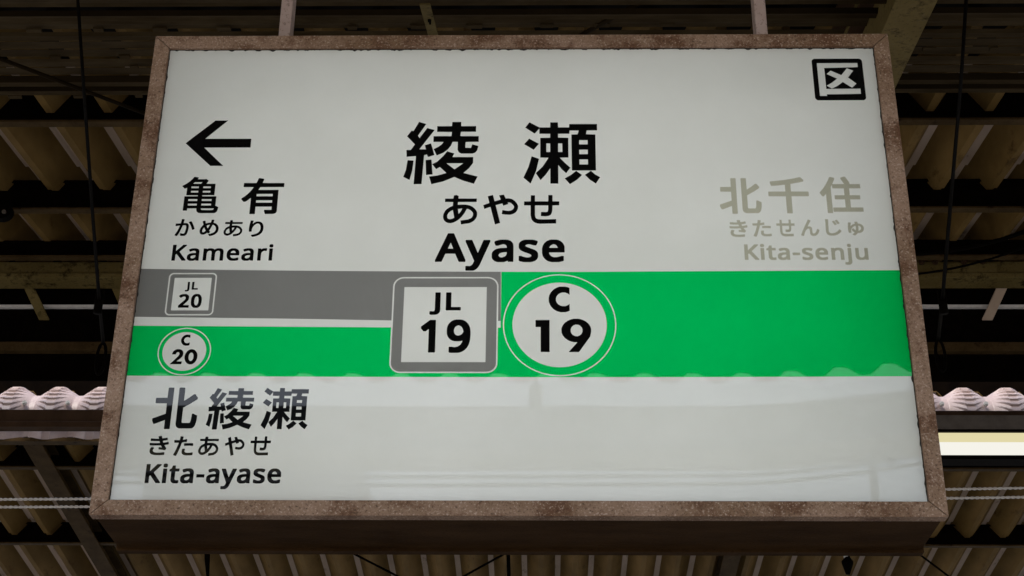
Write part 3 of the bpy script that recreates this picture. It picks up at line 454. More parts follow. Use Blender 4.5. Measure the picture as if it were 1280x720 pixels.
"wKita-ayase":[[[6,232],[0,244],[1,969],[7,978],[83,978],[90,969],[91,703],[116,746],[241,978],[329,977],[334,966],[333,933],[184,659],[180,646],[340,276],[340,240],[333,232],[245,233],[109,536],[90,505],[90,241],[83,232]],[[387,232],[381,244],[381,795],[388,805],[465,805],[471,793],[471,241],[464,232]],[[405,840],[392,851],[384,864],[379,880],[377,947],[381,969],[391,988],[407,1000],[445,1000],[456,993],[469,974],[475,953],[475,889],[472,873],[460,851],[449,840]],[[644,223],[618,234],[599,252],[584,277],[572,311],[565,354],[564,380],[564,683],[562,686],[527,686],[520,698],[521,769],[527,781],[566,811],[585,915],[592,924],[647,924],[653,917],[655,806],[736,805],[743,793],[743,698],[738,687],[655,685],[654,410],[656,395],[663,369],[676,351],[684,346],[691,346],[713,355],[739,355],[745,347],[746,246],[738,234],[707,223]],[[862,223],[848,228],[822,245],[801,274],[787,306],[780,334],[778,360],[778,440],[783,477],[793,508],[805,530],[823,554],[841,569],[871,584],[896,591],[977,597],[979,601],[977,620],[972,653],[967,666],[961,675],[951,684],[937,690],[927,690],[907,684],[861,654],[832,654],[826,666],[811,724],[811,759],[818,770],[844,790],[880,807],[898,812],[961,814],[985,810],[1012,796],[1030,778],[1048,749],[1058,718],[1065,679],[1068,631],[1067,241],[1061,232],[999,232],[991,244],[989,259],[987,261],[967,239],[939,225]],[[904,345],[916,346],[930,353],[945,364],[959,381],[967,399],[975,432],[977,456],[977,484],[939,481],[911,471],[889,456],[879,443],[872,421],[869,404],[872,382],[880,362],[892,351]],[[1134,455],[1129,466],[1129,570],[1134,582],[1301,582],[1308,573],[1308,466],[1302,455]],[[1434,223],[1419,228],[1394,245],[1372,274],[1358,306],[1352,334],[1349,360],[1349,440],[1355,477],[1365,508],[1377,530],[1395,554],[1413,569],[1443,584],[1467,591],[1548,597],[1550,601],[1549,620],[1544,653],[1539,666],[1533,675],[1523,684],[1508,690],[1498,690],[1479,684],[1432,654],[1404,654],[1397,666],[1383,724],[1383,759],[1390,770],[1416,790],[1452,807],[1470,812],[1533,814],[1556,810],[1583,796],[1602,778],[1619,749],[1630,718],[1637,679],[1639,631],[1639,241],[1632,232],[1570,232],[1562,244],[1561,259],[1559,261],[1538,239],[1511,225]],[[1475,345],[1488,346],[1502,353],[1516,364],[1530,381],[1538,399],[1546,432],[1549,456],[1548,484],[1511,481],[1483,471],[1461,456],[1451,443],[1444,421],[1441,404],[1444,382],[1452,362],[1463,351]],[[1706,0],[1691,5],[1684,16],[1684,116],[1691,126],[1720,126],[1736,121],[1750,128],[1762,140],[1771,154],[1779,174],[1798,256],[1679,756],[1679,795],[1685,805],[1764,805],[1770,798],[1847,465],[1918,796],[1924,805],[2005,805],[2011,793],[2011,759],[1878,170],[1856,94],[1831,43],[1810,18],[1799,9],[1778,0]],[[2114,223],[2100,228],[2074,245],[2053,274],[2039,306],[2032,334],[2030,360],[2030,440],[2035,477],[2045,508],[2057,530],[2075,554],[2093,569],[2123,584],[2148,591],[2229,597],[2231,601],[2229,620],[2224,653],[2219,666],[2213,675],[2203,684],[2189,690],[2179,690],[2159,684],[2113,654],[2084,654],[2078,666],[2063,724],[2063,759],[2070,770],[2096,790],[2132,807],[2150,812],[2213,814],[2237,810],[2264,796],[2282,778],[2300,749],[2310,718],[2317,679],[2320,631],[2319,241],[2313,232],[2251,232],[2243,244],[2241,259],[2239,261],[2218,239],[2191,225]],[[2156,345],[2168,346],[2182,353],[2197,364],[2211,381],[2219,399],[2227,432],[2229,456],[2229,484],[2191,481],[2163,471],[2141,456],[2131,443],[2124,421],[2121,404],[2124,382],[2132,362],[2144,351]],[[2461,223],[2420,236],[2394,254],[2388,264],[2388,378],[2394,385],[2420,385],[2439,371],[2475,351],[2499,344],[2513,344],[2532,351],[2544,360],[2553,373],[2558,393],[2551,417],[2537,432],[2439,505],[2422,523],[2405,550],[2391,585],[2387,616],[2387,683],[2390,707],[2396,731],[2403,746],[2416,768],[2433,787],[2455,803],[2479,812],[2570,812],[2602,800],[2634,781],[2641,769],[2641,735],[2624,670],[2619,661],[2589,660],[2543,686],[2527,690],[2512,690],[2487,677],[2479,666],[2476,653],[2481,637],[2492,624],[2597,547],[2617,525],[2632,500],[2642,471],[2648,432],[2646,354],[2637,311],[2631,295],[2608,259],[2576,234],[2541,223]],[[2829,223],[2791,239],[2765,260],[2748,281],[2735,304],[2719,339],[2709,373],[2698,443],[2697,568],[2701,614],[2710,666],[2725,711],[2733,731],[2755,766],[2769,783],[2797,805],[2824,814],[2893,812],[2921,798],[2945,776],[2969,737],[2983,702],[2995,653],[2999,620],[3000,486],[2993,476],[2792,476],[2791,466],[2794,447],[2805,408],[2819,379],[2838,360],[2855,351],[2891,351],[2916,360],[2954,383],[2982,383],[2987,371],[2987,267],[2982,256],[2970,247],[2951,236],[2920,225]],[[2794,596],[2904,595],[2906,601],[2897,644],[2884,671],[2867,686],[2850,690],[2836,684],[2823,673],[2812,657],[2799,622]]],
"wJL":[[[169,0],[42,12],[0,26],[0,150],[49,164],[209,164],[322,155],[375,160],[431,170],[464,184],[505,232],[507,985],[555,1000],[989,1000],[1032,983],[1032,202],[1004,140],[977,113],[922,80],[816,41],[729,21],[649,10],[515,0]],[[1590,195],[1546,211],[1546,983],[1596,1000],[2016,1000],[2066,983],[2069,350],[2957,349],[3000,332],[3000,211],[2950,194]]],
"w19":[[[506,11],[474,29],[474,709],[451,706],[296,644],[149,644],[7,725],[0,734],[0,784],[30,801],[535,988],[857,989],[895,971],[895,29],[857,11]],[[1856,0],[1745,8],[1702,26],[1707,174],[1739,186],[1885,186],[2037,172],[2154,181],[2242,195],[2342,223],[2394,245],[2443,277],[2490,321],[2518,363],[2342,345],[2067,345],[1926,360],[1838,379],[1780,398],[1683,444],[1649,466],[1614,497],[1579,550],[1566,583],[1560,686],[1572,751],[1597,801],[1655,862],[1707,895],[1801,940],[1903,972],[1996,988],[2125,1000],[2394,1000],[2494,991],[2646,960],[2716,936],[2813,890],[2882,843],[2929,795],[2958,753],[2994,656],[3000,533],[2982,405],[2959,338],[2929,282],[2888,229],[2841,185],[2775,139],[2669,86],[2546,45],[2388,14],[2271,2]],[[2222,519],[2271,518],[2359,530],[2461,558],[2531,600],[2561,642],[2525,712],[2501,737],[2441,780],[2388,799],[2330,813],[2266,822],[2190,813],[2131,799],[2070,773],[2024,734],[1993,673],[2006,617],[2030,586],[2065,558],[2113,538],[2160,527]]],
"w20":[[[36,11],[0,31],[1,175],[613,482],[733,550],[790,590],[846,642],[875,695],[875,722],[835,772],[811,784],[761,800],[666,814],[560,803],[493,789],[315,732],[170,732],[123,755],[18,822],[18,877],[84,907],[203,947],[309,972],[449,992],[527,997],[816,997],[945,986],[1056,963],[1128,939],[1220,894],[1253,871],[1297,822],[1315,780],[1315,653],[1292,598],[1242,540],[1128,456],[998,382],[634,200],[1357,198],[1393,178],[1392,28],[1351,10]],[[2145,0],[2061,8],[2000,19],[1894,52],[1796,100],[1758,125],[1680,203],[1629,297],[1601,418],[1601,581],[1618,675],[1653,761],[1692,819],[1777,892],[1892,949],[1989,977],[2106,994],[2217,1000],[2451,997],[2585,980],[2652,963],[2724,936],[2837,874],[2921,794],[2961,725],[2994,617],[3000,424],[2983,324],[2943,227],[2910,180],[2865,136],[2794,89],[2704,48],[2618,22],[2490,2]],[[2270,186],[2323,185],[2390,199],[2437,219],[2464,238],[2503,280],[2532,332],[2554,402],[2565,473],[2565,523],[2549,620],[2514,700],[2492,731],[2464,758],[2412,790],[2356,806],[2301,814],[2239,806],[2189,792],[2132,758],[2071,678],[2036,554],[2041,410],[2082,299],[2110,261],[2156,221],[2189,205]]]}
# printed lines: text, ink, [glyph, box on the board in metres]
LINES = [["綾瀬","ink",[["綾",[-0.27216,-0.09661,0.19662,0.37116]],
["瀬",[0.01012,0.18988,0.1961,0.36922]]]],
["あやせ","ink",[["あ",[-0.17565,-0.09636,0.08789,0.16714]],
["や",[-0.083,-0.00174,0.08777,0.16806]],
["せ",[0.01198,0.09391,0.08935,0.16682]]]],
["Ayase","ink",[["wAyase",[-0.19087,0.10551,-0.03355,0.06447]]]],
["亀有","ink",[["亀",[-0.79022,-0.7004,0.11862,0.21789]],
["有",[-0.64826,-0.55052,0.11605,0.21408]]]],
["かめあり","ink",[["か",[-0.79514,-0.74965,0.05787,0.10322]],
["め",[-0.73757,-0.69394,0.05781,0.10143]],
["あ",[-0.68181,-0.63852,0.05669,0.10029]],
["り",[-0.62367,-0.58999,0.05537,0.09915]]]],
["Kameari","ink",[["wKameari",[-0.79489,-0.56321,-0.00746,0.03605]]]],
["北千住","faded",[["北",[0.4655,0.56227,0.11536,0.21192]],
["千",[0.57937,0.67319,0.11627,0.2141]],
["住",[0.69869,0.79574,0.11695,0.21562]]]],
["きたせんじゅ","faded",[["き",[0.48457,0.52581,0.05397,0.09875]],
["た",[0.53754,0.58002,0.05475,0.09868]],
["せ",[0.5922,0.63402,0.05532,0.09967]],
["ん",[0.64732,0.68968,0.05652,0.0996]],
["じ",[0.70451,0.73982,0.0573,0.1008]],
["ゅ",[0.75518,0.79166,0.05767,0.09416]]]],
["Kita-senju","faded",[["wKita-senju",[0.51468,0.79529,-0.01854,0.0358]]]],
["北綾瀬","ink",[["北",[-0.79328,-0.69587,-0.42239,-0.32386]],
["綾",[-0.67544,-0.57494,-0.42314,-0.32508]],
["瀬",[-0.55596,-0.4538,-0.42296,-0.32458]]]],
["きたあやせ","ink",[["き",[-0.792,-0.75066,-0.48266,-0.43824]],
["た",[-0.73934,-0.69679,-0.48402,-0.4389]],
["あ",[-0.68549,-0.64232,-0.48392,-0.43918]],
["や",[-0.62926,-0.58666,-0.48382,-0.43965]],
["せ",[-0.57418,-0.5303,-0.4828,-0.43863]]]],
["Kita-ayase","ink",[["wKita-ayase",[-0.79285,-0.50237,-0.55959,-0.50161]]]],
["JL19a","ink",[["wJL",[-0.19888,-0.12857,-0.14554,-0.0887]],
["w19",[-0.21644,-0.10533,-0.23977,-0.15712]]]],
["JL20a","ink",[["wJL",[-0.75532,-0.7263,-0.08649,-0.06175]],
["w20",[-0.76676,-0.71419,-0.12805,-0.0926]]]],
["C19a","ink",[["cC",[0.06859,0.11576,-0.13914,-0.07415]],
["c19",[0.03895,0.16281,-0.23748,-0.15511]]]],
["C20a","ink",[["cC",[-0.75046,-0.73045,-0.22261,-0.19479]],
["c20",[-0.76957,-0.70981,-0.26814,-0.23067]]]]]

# ================================================================== the setting
gb = bmesh.new()
bx(gb, -150, 150, -150, 150, -1.35, -1.15)
structure(obj('track_bed', gb, 'ballast'))
pb = bmesh.new()
bx(pb, -60, 60, -3.2, 6.9, -1.15 + 0.004, 0.0)
structure(obj('platform', pb, 'concrete'))
pb = bmesh.new()
bx(pb, -60, 60, 10.4, 19.0, -1.15 + 0.004, 0.0)
structure(obj('platform', pb, 'concrete'))

# ================================================================== own platform roof (near)
XL, XR = -10.5, 10.5
PITCH_R = 0.25
SL1 = 0.156


def z_near(y):
    return CAM_H + 3.90 + SL1 * (y - 5.69)


def rib_profile(depth):
    # one rib, x from 0 to PITCH_R: flat crest, slope, flat trough, slope
    return [(0.0, 0.0), (0.040, 0.0), (0.128, -depth), (0.162, -depth), (0.25, 0.0)]


def rib_sheet(y0, y1, z0, z1, ribs, depth, dip=0.0):
    """folded steel sheet of a few ribs, ridges along y, 2 mm thick"""
    bm = bmesh.new()
    prof = []
    for k in range(ribs):
        prof += [(x + k * PITCH_R, z) for x, z in rib_profile(depth)[:-1]]
    prof += [(ribs * PITCH_R, 0.0), (ribs * PITCH_R + 0.018, 0.0)]
    th = 0.003
    ny = 3
    rows = []
    for j in range(ny):
        t = j / (ny - 1)
        y = y0 + (y1 - y0) * t
        zz = z0 + (z1 - z0) * t + dip * math.sin(math.pi * t)
        rows.append(([bm.verts.new((x, y, zz + z)) for x, z in prof], [bm.verts.new((x, y, zz + z + th)) for x, z in prof]))
    n = len(prof)
    for j in range(ny - 1):
        for i in range(n - 1):
            bm.faces.new((rows[j][0][i], rows[j][0][i + 1], rows[j + 1][0][i + 1], rows[j + 1][0][i]))
            bm.faces.new((rows[j][1][i], rows[j + 1][1][i], rows[j + 1][1][i + 1], rows[j][1][i + 1]))
    for j in (0, ny - 1):
        for i in range(n - 1):
            bm.faces.new((rows[j][0][i], rows[j][1][i], rows[j][1][i + 1], rows[j][0][i + 1]))
    return bm


near = empty('platform_roof', (0, 3.0, 4.9), 'dark brown steel canopy over our platform, its folded roof sheets right above and behind the station sign', 'roof')


def sheets(parent, y0, y1, z0, z1, depth, mname='roof', x0=XL, x1=XR, ribs=3):
    base = parent.location
    first = None
    k = 0
    x = x0
    while x < x1 - 0.01:
        zo = 0.0035 * (k % 2) + random.uniform(-0.001, 0.001)
        if first is None:
            first = obj('roof_sheet', rib_sheet(y0, y1, z0, z1, ribs, depth), mname, parent)
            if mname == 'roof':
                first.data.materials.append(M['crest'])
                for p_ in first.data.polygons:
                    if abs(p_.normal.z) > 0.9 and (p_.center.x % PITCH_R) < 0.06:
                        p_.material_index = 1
            first.location = Vector((x, 0, zo)) - base
        else:
            again(first, parent, Vector((x, 0, zo)) - base)
        x += ribs * PITCH_R
        k += 1


def part_box(name, parent, x0, x1, y0, y1, z0, z1, m, bev=0.0, label=None):
    b = parent.location
    bm = bmesh.new()
    bx(bm, x0 - b.x, x1 - b.x, y0 - b.y, y1 - b.y, z0 - b.z, z1 - b.z)
    if bev:
        bevel(bm, bev, 1)
    return obj(name, bm, m, parent, label=label)


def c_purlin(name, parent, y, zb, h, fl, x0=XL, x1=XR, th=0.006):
    """C-section purlin open towards the viewer, its shaded web painted near black, its lit bottom flange brown"""
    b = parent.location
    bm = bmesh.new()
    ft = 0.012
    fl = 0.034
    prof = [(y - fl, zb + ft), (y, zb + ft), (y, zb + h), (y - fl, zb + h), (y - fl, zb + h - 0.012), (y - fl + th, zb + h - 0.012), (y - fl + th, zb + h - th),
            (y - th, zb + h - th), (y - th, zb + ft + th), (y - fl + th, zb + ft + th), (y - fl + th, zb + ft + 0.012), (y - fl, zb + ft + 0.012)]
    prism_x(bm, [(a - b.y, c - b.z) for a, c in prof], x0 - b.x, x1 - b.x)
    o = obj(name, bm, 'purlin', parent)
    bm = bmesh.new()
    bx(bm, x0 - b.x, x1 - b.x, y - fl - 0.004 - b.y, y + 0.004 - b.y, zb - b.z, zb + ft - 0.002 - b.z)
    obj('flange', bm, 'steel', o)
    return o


# folded sheets that run away from the viewer (row 1 overlaps row 2 in a zigzag edge)
y_over = 6.40
sheets(near, 4.8, y_over, z_near(4.8), z_near(y_over), 0.130)
sheets(near, y_over - 0.05, 7.75, z_near(y_over - 0.05) + 0.018, z_near(7.75) + 0.018, 0.130)
# roof behind and above the viewer
sheets(near, -1.0, 4.1, 4.93, z_near(4.1) + 0.10, 0.05, 'roof_dark')


def purlin_px(parent, y, py_top, py_bot, fl=0.07, **kw):
    zt, zb = at(640, py_top, y).z, at(640, py_bot, y).z
    return c_purlin('purlin', parent, y, zb, zt - zb, fl, **kw)


purlin_px(near, 5.56, 112, 157, 0.07)
purlin_px(near, 6.46, 229, 266, 0.06)
purlin_px(near, 7.18, 304, 325, 0.05)

# lateral ribbed deck above the sign, seen at a grazing angle
b0 = near.location
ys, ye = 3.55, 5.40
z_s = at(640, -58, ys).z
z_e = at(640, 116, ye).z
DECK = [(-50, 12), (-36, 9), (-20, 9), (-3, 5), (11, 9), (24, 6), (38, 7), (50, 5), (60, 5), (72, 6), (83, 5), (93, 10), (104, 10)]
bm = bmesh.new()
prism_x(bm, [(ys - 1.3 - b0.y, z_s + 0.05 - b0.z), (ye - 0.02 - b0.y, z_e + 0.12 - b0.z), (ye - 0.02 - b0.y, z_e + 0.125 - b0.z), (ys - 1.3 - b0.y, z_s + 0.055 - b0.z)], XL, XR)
obj('deck_shade_board', bm, 'dark', near)  # dark sheet added to paint the shade in the gaps between ribs
for i, (py, hp) in enumerate(DECK):
    y0 = ys + (ye - ys) * (py + 58) / 174.0
    zt_, zm_, zb_ = at(640, py, y0).z, at(640, py + hp - 1.6, y0 + 0.02).z, at(640, py + hp, y0 + 0.03).z
    prof = [(y0, zt_), (y0 + 0.02, zm_), (y0 + 0.03, zb_), (y0 + 0.05, zb_), (y0 + 0.05, zb_ + 0.004), (y0 + 0.034, zb_ + 0.004), (y0 + 0.012, zt_ + 0.006)]
    bm = bmesh.new()
    prism_x(bm, [(a - b0.y, c - b0.z) for a, c in prof], XL, XR)
    o_ = obj('deck_rib', bm, 'deck', near)
    o_.data.materials.append(M['deck_lit_edge'])  # undersides painted paler, as edges catching light from below
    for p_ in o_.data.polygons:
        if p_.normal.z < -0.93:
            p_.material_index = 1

# little pale tabs added for bright glimpses of corrugation between the ribs
tab = None
for py, x0, st in ((115, 20, 78), (66, 66, 84), (32, 38, 80), (46, 520, 41), (79, 170, 83)):
    Yc = ys + (ye - ys) * ((py + 58) / 174.0) - 0.05
    for k in range(16):
        px = x0 + k * st + random.uniform(-6, 6)
        if px > 1290:
            break
        P = at(px, py + (640 - px) * 0.0096, Yc)
        wd = random.uniform(0.012, 0.028)
        if tab is None:
            bm = bmesh.new()
            bx(bm, -0.5, 0.5, -0.01, 0.01, -0.0045, 0.0045)
            tab = obj('pale_tab', bm, 'deck_lit_edge', near)
            tab.location = P - b0
            tab.scale.x = wd * 2
        else:
            c = again(tab, near, P - b0)
            c.scale.x = wd * 2

# rafters that follow the roof
def rafter(parent, xc, ya, yb, za, zb, wf=0.128, h=0.30, m='rafter'):
    b = parent.location
    bm = bmesh.new()
    tf = 0.012
    tw = 0.012
    for (x0, x1, d0, d1) in ((xc - wf / 2, xc + wf / 2, 0, tf), (xc - tw / 2, xc + tw / 2, tf, h - tf), (xc - wf / 2, xc + wf / 2, h - tf, h)):
        v = [bm.verts.new((x - b.x, y - b.y, z - b.z)) for (x, y, z) in (
            (x0, ya, za + d0), (x1, ya, za + d0), (x1, yb, zb + d0), (x0, yb, zb + d0), (x0, ya, za + d1), (x1, ya, za + d1), (x1, yb, zb + d1), (x0, yb, zb + d1))]
        for f in ((3, 2, 1, 0), (4, 5, 6, 7), (0, 1, 5, 4), (1, 2, 6, 5), (2, 3, 7, 6), (3, 0, 4, 7)):
            bm.faces.new([v[i] for i in f])
    return obj('rafter', bm, m, parent)


PR = at(1146, 0, 3.86)
for k in (-2, -1, 0, 1, 2):
    rafter(near, PR.x + 4.5 * k, 2.4, 5.5, PR.z - SL1 * 1.46, PR.z + SL1 * 1.64)
# dark strip just left of it, painting the shaded side of that rafter
rafter(near, at(1086, 0, 4.3).x, 3.2, 5.5, at(1086, 0, 4.3).z - SL1 * 1.1, at(1086, 0, 4.3).z + SL1 * 1.2, wf=0.05, m='gutter')  # shade strip for the rafter's side, not a second rafter

# edge beam with bolted splice plates
Yb = 7.42
zt, zb = at(640, 327, Yb).z, at(640, 350, Yb).z
part_box('edge_beam', near, XL, XR, Yb, Yb + 0.10, zb + 0.03, zt, 'rafter', 0.003)
part_box('edge_beam_flange', near, XL, XR, Yb - 0.03, Yb + 0.10, zb, zb + 0.027, 'rafter', 0.002)
sp = part_box('splice_plate', near, at(1183, 333, Yb).x, at(1245, 333, Yb).x, Yb - 0.014, Yb - 0.001, zb + 0.034, zt - 0.015, 'rafter', 0.002)
bl = None
for px in (1151, 1168, 1204, 1227, -40, -18, 1320, 1343):
    P = at(px, 335 + (640 - px) * 0.0096, Yb)
    bm = bmesh.new()
    if bl is None:
        disc(bm, (0, 0, 0), 0.016, -0.02, 'y', 8)
        disc(bm, (0, -0.02, 0), 0.009, -0.015, 'y', 8)
        bl = obj('bolt', bm, 'gutter', near)
        bl.location = P - b0 + Vector((0, -0.015, 0))
    else:
        bm.free()
        again(bl, near, P - b0 + Vector((0, -0.015, 0)))
# short tie plates hanging between the beam and the gutter
tie = None
for px in (27, 137, 1141, 1262, -130, 1400, 300, 460, 620, 780, 940):
    X = at(px, 370, 7.55).x
    za, zc = at(640, 350, 7.55).z, at(640, 388, 7.62).z
    sgn = 1
    bm = bmesh.new()
    if tie is None or True:
        lean = 0.0
        v = []
        sl = 0.085 * (-1 if px > 640 else 1)
        for (x, y, z) in ((-0.028, 7.46, za + 0.02), (0.028, 7.46, za + 0.02), (0.028 + sl, 7.72, zc - 0.01), (-0.028 + sl, 7.72, zc - 0.01)):
            v.append((X + x - b0.x, y - b0.y, z - b0.z))
        a = [bm.verts.new(q) for q in v]
        c_ = [bm.verts.new((q[0], q[1], q[2] + 0.008)) for q in v]
        bm.faces.new(a)
        bm.faces.new(c_[::-1])
        for i in range(4):
            bm.faces.new((a[i], c_[i], c_[(i + 1) % 4], a[(i + 1) % 4]))
        tie = obj('tie_plate', bm, 'crest' if px > 640 else 'rafter', near)
# deep box gutter: light on the lip painted pale, unlit face painted black, brown lower beam
Yg = 7.72
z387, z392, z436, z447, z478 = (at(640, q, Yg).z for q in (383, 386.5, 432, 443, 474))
part_box('gutter_lit_lip', near, XL, XR, Yg - 0.022, Yg - 0.002, z392, z387, 'wire')
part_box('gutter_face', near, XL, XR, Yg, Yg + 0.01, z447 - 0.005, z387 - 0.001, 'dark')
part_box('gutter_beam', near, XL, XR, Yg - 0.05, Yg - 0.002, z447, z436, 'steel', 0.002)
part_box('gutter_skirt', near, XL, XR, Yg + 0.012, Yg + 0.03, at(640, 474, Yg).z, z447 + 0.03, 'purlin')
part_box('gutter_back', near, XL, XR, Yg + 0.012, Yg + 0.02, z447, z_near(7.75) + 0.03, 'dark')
# odd notch plate with keyhole above the sign
Pa, Pb = at(531, 6, 4.0), at(543, 44, 4.35)
bm = bmesh.new()
wv = 0.017
pl_ = [(-wv, Pa.y, Pa.z), (wv, Pa.y, Pa.z), (wv, Pb.y, Pb.z), (-wv, Pb.y, Pb.z)]
a = [bm.verts.new((Pa.x + q[0] - b0.x, q[1] - b0.y, q[2] - b0.z)) for q in pl_]
c_ = [bm.verts.new((Pa.x + q[0] - b0.x, q[1] - b0.y, q[2] - b0.z + 0.006)) for q in pl_]
bm.faces.new(a)
bm.faces.new(c_[::-1])
for i in range(4):
    bm.faces.new((a[i], c_[i], c_[(i + 1) % 4], a[(i + 1) % 4]))
brk = obj('slotted_bracket', bm, 'rafter', near)
bm = bmesh.new()
mid = (Pa + Pb) / 2
for dz, r in ((0.0, 0.006), (0.03, 0.0035)):
    disc(bm, (mid.x - b0.x, mid.y + dz - b0.y - 0.012, mid.z + dz * (Pb.z - Pa.z) / (Pb.y - Pa.y) - b0.z - 0.013), r, 0.012, 'z', 10)
obj('keyhole', bm, 'dark', brk)
# pipe braces
for (p0, p1, r) in ((at(-30, 62, 4.7), at(192, 146, 5.3), 0.008), (at(712, 52, 4.6), at(822, -9, 4.2), 0.009)):
    bm = bmesh.new()
    tube(bm, [p0 - b0, p1 - b0], r, 8)
    obj('brace_rod', bm, 'deck', near, True)

# own eave behind the viewer (seen mirrored in the lower half of the sign)
MIRY = 2 * 3.1186


def mir(px, py, Yv):
    """point whose mirror image in the sign stands at photo pixel (px,py) on virtual plane Yv"""
    q = at(px, py, Yv)
    return Vector((q.x, MIRY - q.y, q.z))


# the wavy trim
ztrim = mir(640, 467.5, 7.29)
bm = bmesh.new()
n = int(21 / 0.03125)
va = []
for i in range(n + 1):
    x = XL + i * 0.03125
    d = (0.027, 0.027, 0.022, 0.0, -0.024, -0.027, -0.024, 0.0)[i % 8]
    va.append((bm.verts.new((x - b0.x, ztrim.y - b0.y, ztrim.z + d - b0.z)), bm.verts.new((x - b0.x, ztrim.y - b0.y, 5.05 - b0.z)),
               bm.verts.new((x - b0.x, ztrim.y - 0.03 - b0.y, ztrim.z + d - b0.z)), bm.verts.new((x - b0.x, ztrim.y - 0.03 - b0.y, 5.05 - b0.z))))
for i in range(n):
    p_, q_ = va[i], va[i + 1]
    bm.faces.new((p_[0], q_[0], q_[1], p_[1]))
    bm.faces.new((p_[2], p_[3], q_[3], q_[2]))
    bm.faces.new((p_[0], p_[2], q_[2], q_[0]))
obj('eave_trim', bm, 'roof_dark', near)
# own eave columns
for cx_ in (-7.4, -2.9, 6.1):
    pass

# loudspeaker hanging from that eave
Pk = mir(670, 492, 7.2)
sp_ = empty('hanging_speaker', (Pk.x, Pk.y, Pk.z), 'small grey loudspeaker on a short stem, hung from the eave and mirrored in the sign', 'speaker')
bm = bmesh.new()
bx(bm, -0.033, 0.033, -0.04, 0.04, -0.06, 0.045)
bevel(bm, 0.005, 1)
obj('cabinet', bm, 'grey_metal', sp_)
bm = bmesh.new()
tube(bm, [(0, 0, 0.045), (0, 0, 0.14)], 0.010, 8)
obj('stem', bm, 'grey_metal', sp_)

# ================================================================== opposite platform roof (far)
far = empty('opposite_platform_roof', (0, 8.3, 4.8), 'opposite canopy with pale corrugated eave sheets and brown folded roof sheets, beyond the track', 'roof')
fb = far.location
SL2 = -0.10


def z_far(y):
    return CAM_H + 3.85 + SL2 * (y - 8.7)


def far_purlin(py_top, py_bot, y, fl=0.10):
    zt, zb = at(640, py_top, y).z, at(640, py_bot, y).z
    return c_purlin('purlin', far, y, zb, zt - zb, fl, -13.9, 13.9)


def z_y_on_far(py, off):
    # where the ray at photo row py meets the far roof plane lowered by off
    d = FWD - UPV * ((py - 360) / F_PX)
    k = d.z / d.y
    y = (z_far(0) - off - CAM_H) / (k - SL2)
    return y


y1 = z_y_on_far(583, 0.12)
far_purlin(560, 588, y1 - 0.02)
y2 = z_y_on_far(678, 0.12)
far_purlin(656, 683, y2 - 0.02)
yo_ = y2 - 0.09
sheets(far, 8.72, yo_, z_far(8.72), z_far(yo_), 0.105, x0=-13.9, x1=13.9)
sheets(far, yo_ - 0.05, 17.0, z_far(yo_ - 0.05) + 0.016, z_far(17.0) + 0.016, 0.105, x0=-13.9, x1=13.9)
part_box('dark_backing', far, -13.9, 13.9, 8.98, 9.0, z_far(9.0) + 0.0, at(640, 428, 8.98).z, 'purlin')  # added dark strip that hides the sky above the eave sheets
y3 = 0
part_box('eave_beam', far, -13.9, 13.9, 8.62, 8.68, at(640, 552.5, 8.62).z, at(640, 546, 8.62).z, 'steel')
# rafters of the far roof
for k, px in ((0, 172), (1, 893)):
    X = at(px, 705, 11.9).x
    for s in ((0,) if k else (0, -4.5)):
        yy0, yy1 = 8.7, 16.8
        zo = 0.17
        rafter(far, X + s, yy0, yy1, z_far(yy0) - zo, z_far(yy1) - zo, wf=0.12, h=0.12, m='steel')
X = at(893, 705, 11.9).x + 4.5
rafter(far, X, 8.7, 16.8, z_far(8.7) - 0.17, z_far(16.8) - 0.17, wf=0.16, h=0.12, m='rafter')

# pale crimped eave sheets, one per rib
CR_Y, CR_Z, CR_R = 8.415, at(640, 517, 8.25).z, 0.165


def crimp_sheet():
    bm = bmesh.new()
    nx, nz = 50, 120
    xc = PITCH_R / 2
    cols = []
    ztop_len = math.radians(118) * CR_R
    zlow = CR_Z - at(640, 549, 8.25).z
    total = ztop_len + zlow + 0.05
    for j in range(nz + 1):
        s = -zlow + (ztop_len + zlow) * j / nz
        row = []
        for i in range(nx + 1):
            x = PITCH_R * i / nx
            ax = abs(x - xc)
            # ridge column in the middle, smooth valley at the sides
            t = min(1.0, max(0.0, (ax - 0.024) / 0.084))
            d = 0.054 * (1 - t)
            ss = s
            if j == 0:
                ss = s - 0.036 * (1 - t) + 0.010
            if -0.03 < s < ztop_len:
                # crimps: little steps on the column that fan out up the slopes
                f = 1.0 if ax < 0.021 else max(0.0, 1 - (ax - 0.02) / (0.080 if x < xc else 0.062))
                ph = ((s - max(0.0, ax - 0.020) * 0.62 + 0.03) / 0.030) % 1.0
                step = (1 - ph / 0.93) if ph < 0.93 else (ph - 0.93) / 0.07
                d -= (0.012 * (1 - step)) * f
            elif s <= -0.03 and ax < 0.020:
                d -= 0.004
            if ss <= 0:
                y, z = CR_Y - CR_R - d, CR_Z + ss
            else:
                a = ss / CR_R
                y, z = CR_Y - (CR_R + d) * math.cos(a), CR_Z + (CR_R + d) * math.sin(a)
            row.append(bm.verts.new((x, y, z)))
        cols.append(row)
    for j in range(nz):
        for i in range(nx):
            bm.faces.new((cols[j][i], cols[j][i + 1], cols[j + 1][i + 1], cols[j + 1][i]))
    # fold the edge over so that the sheet has thickness
    return bm


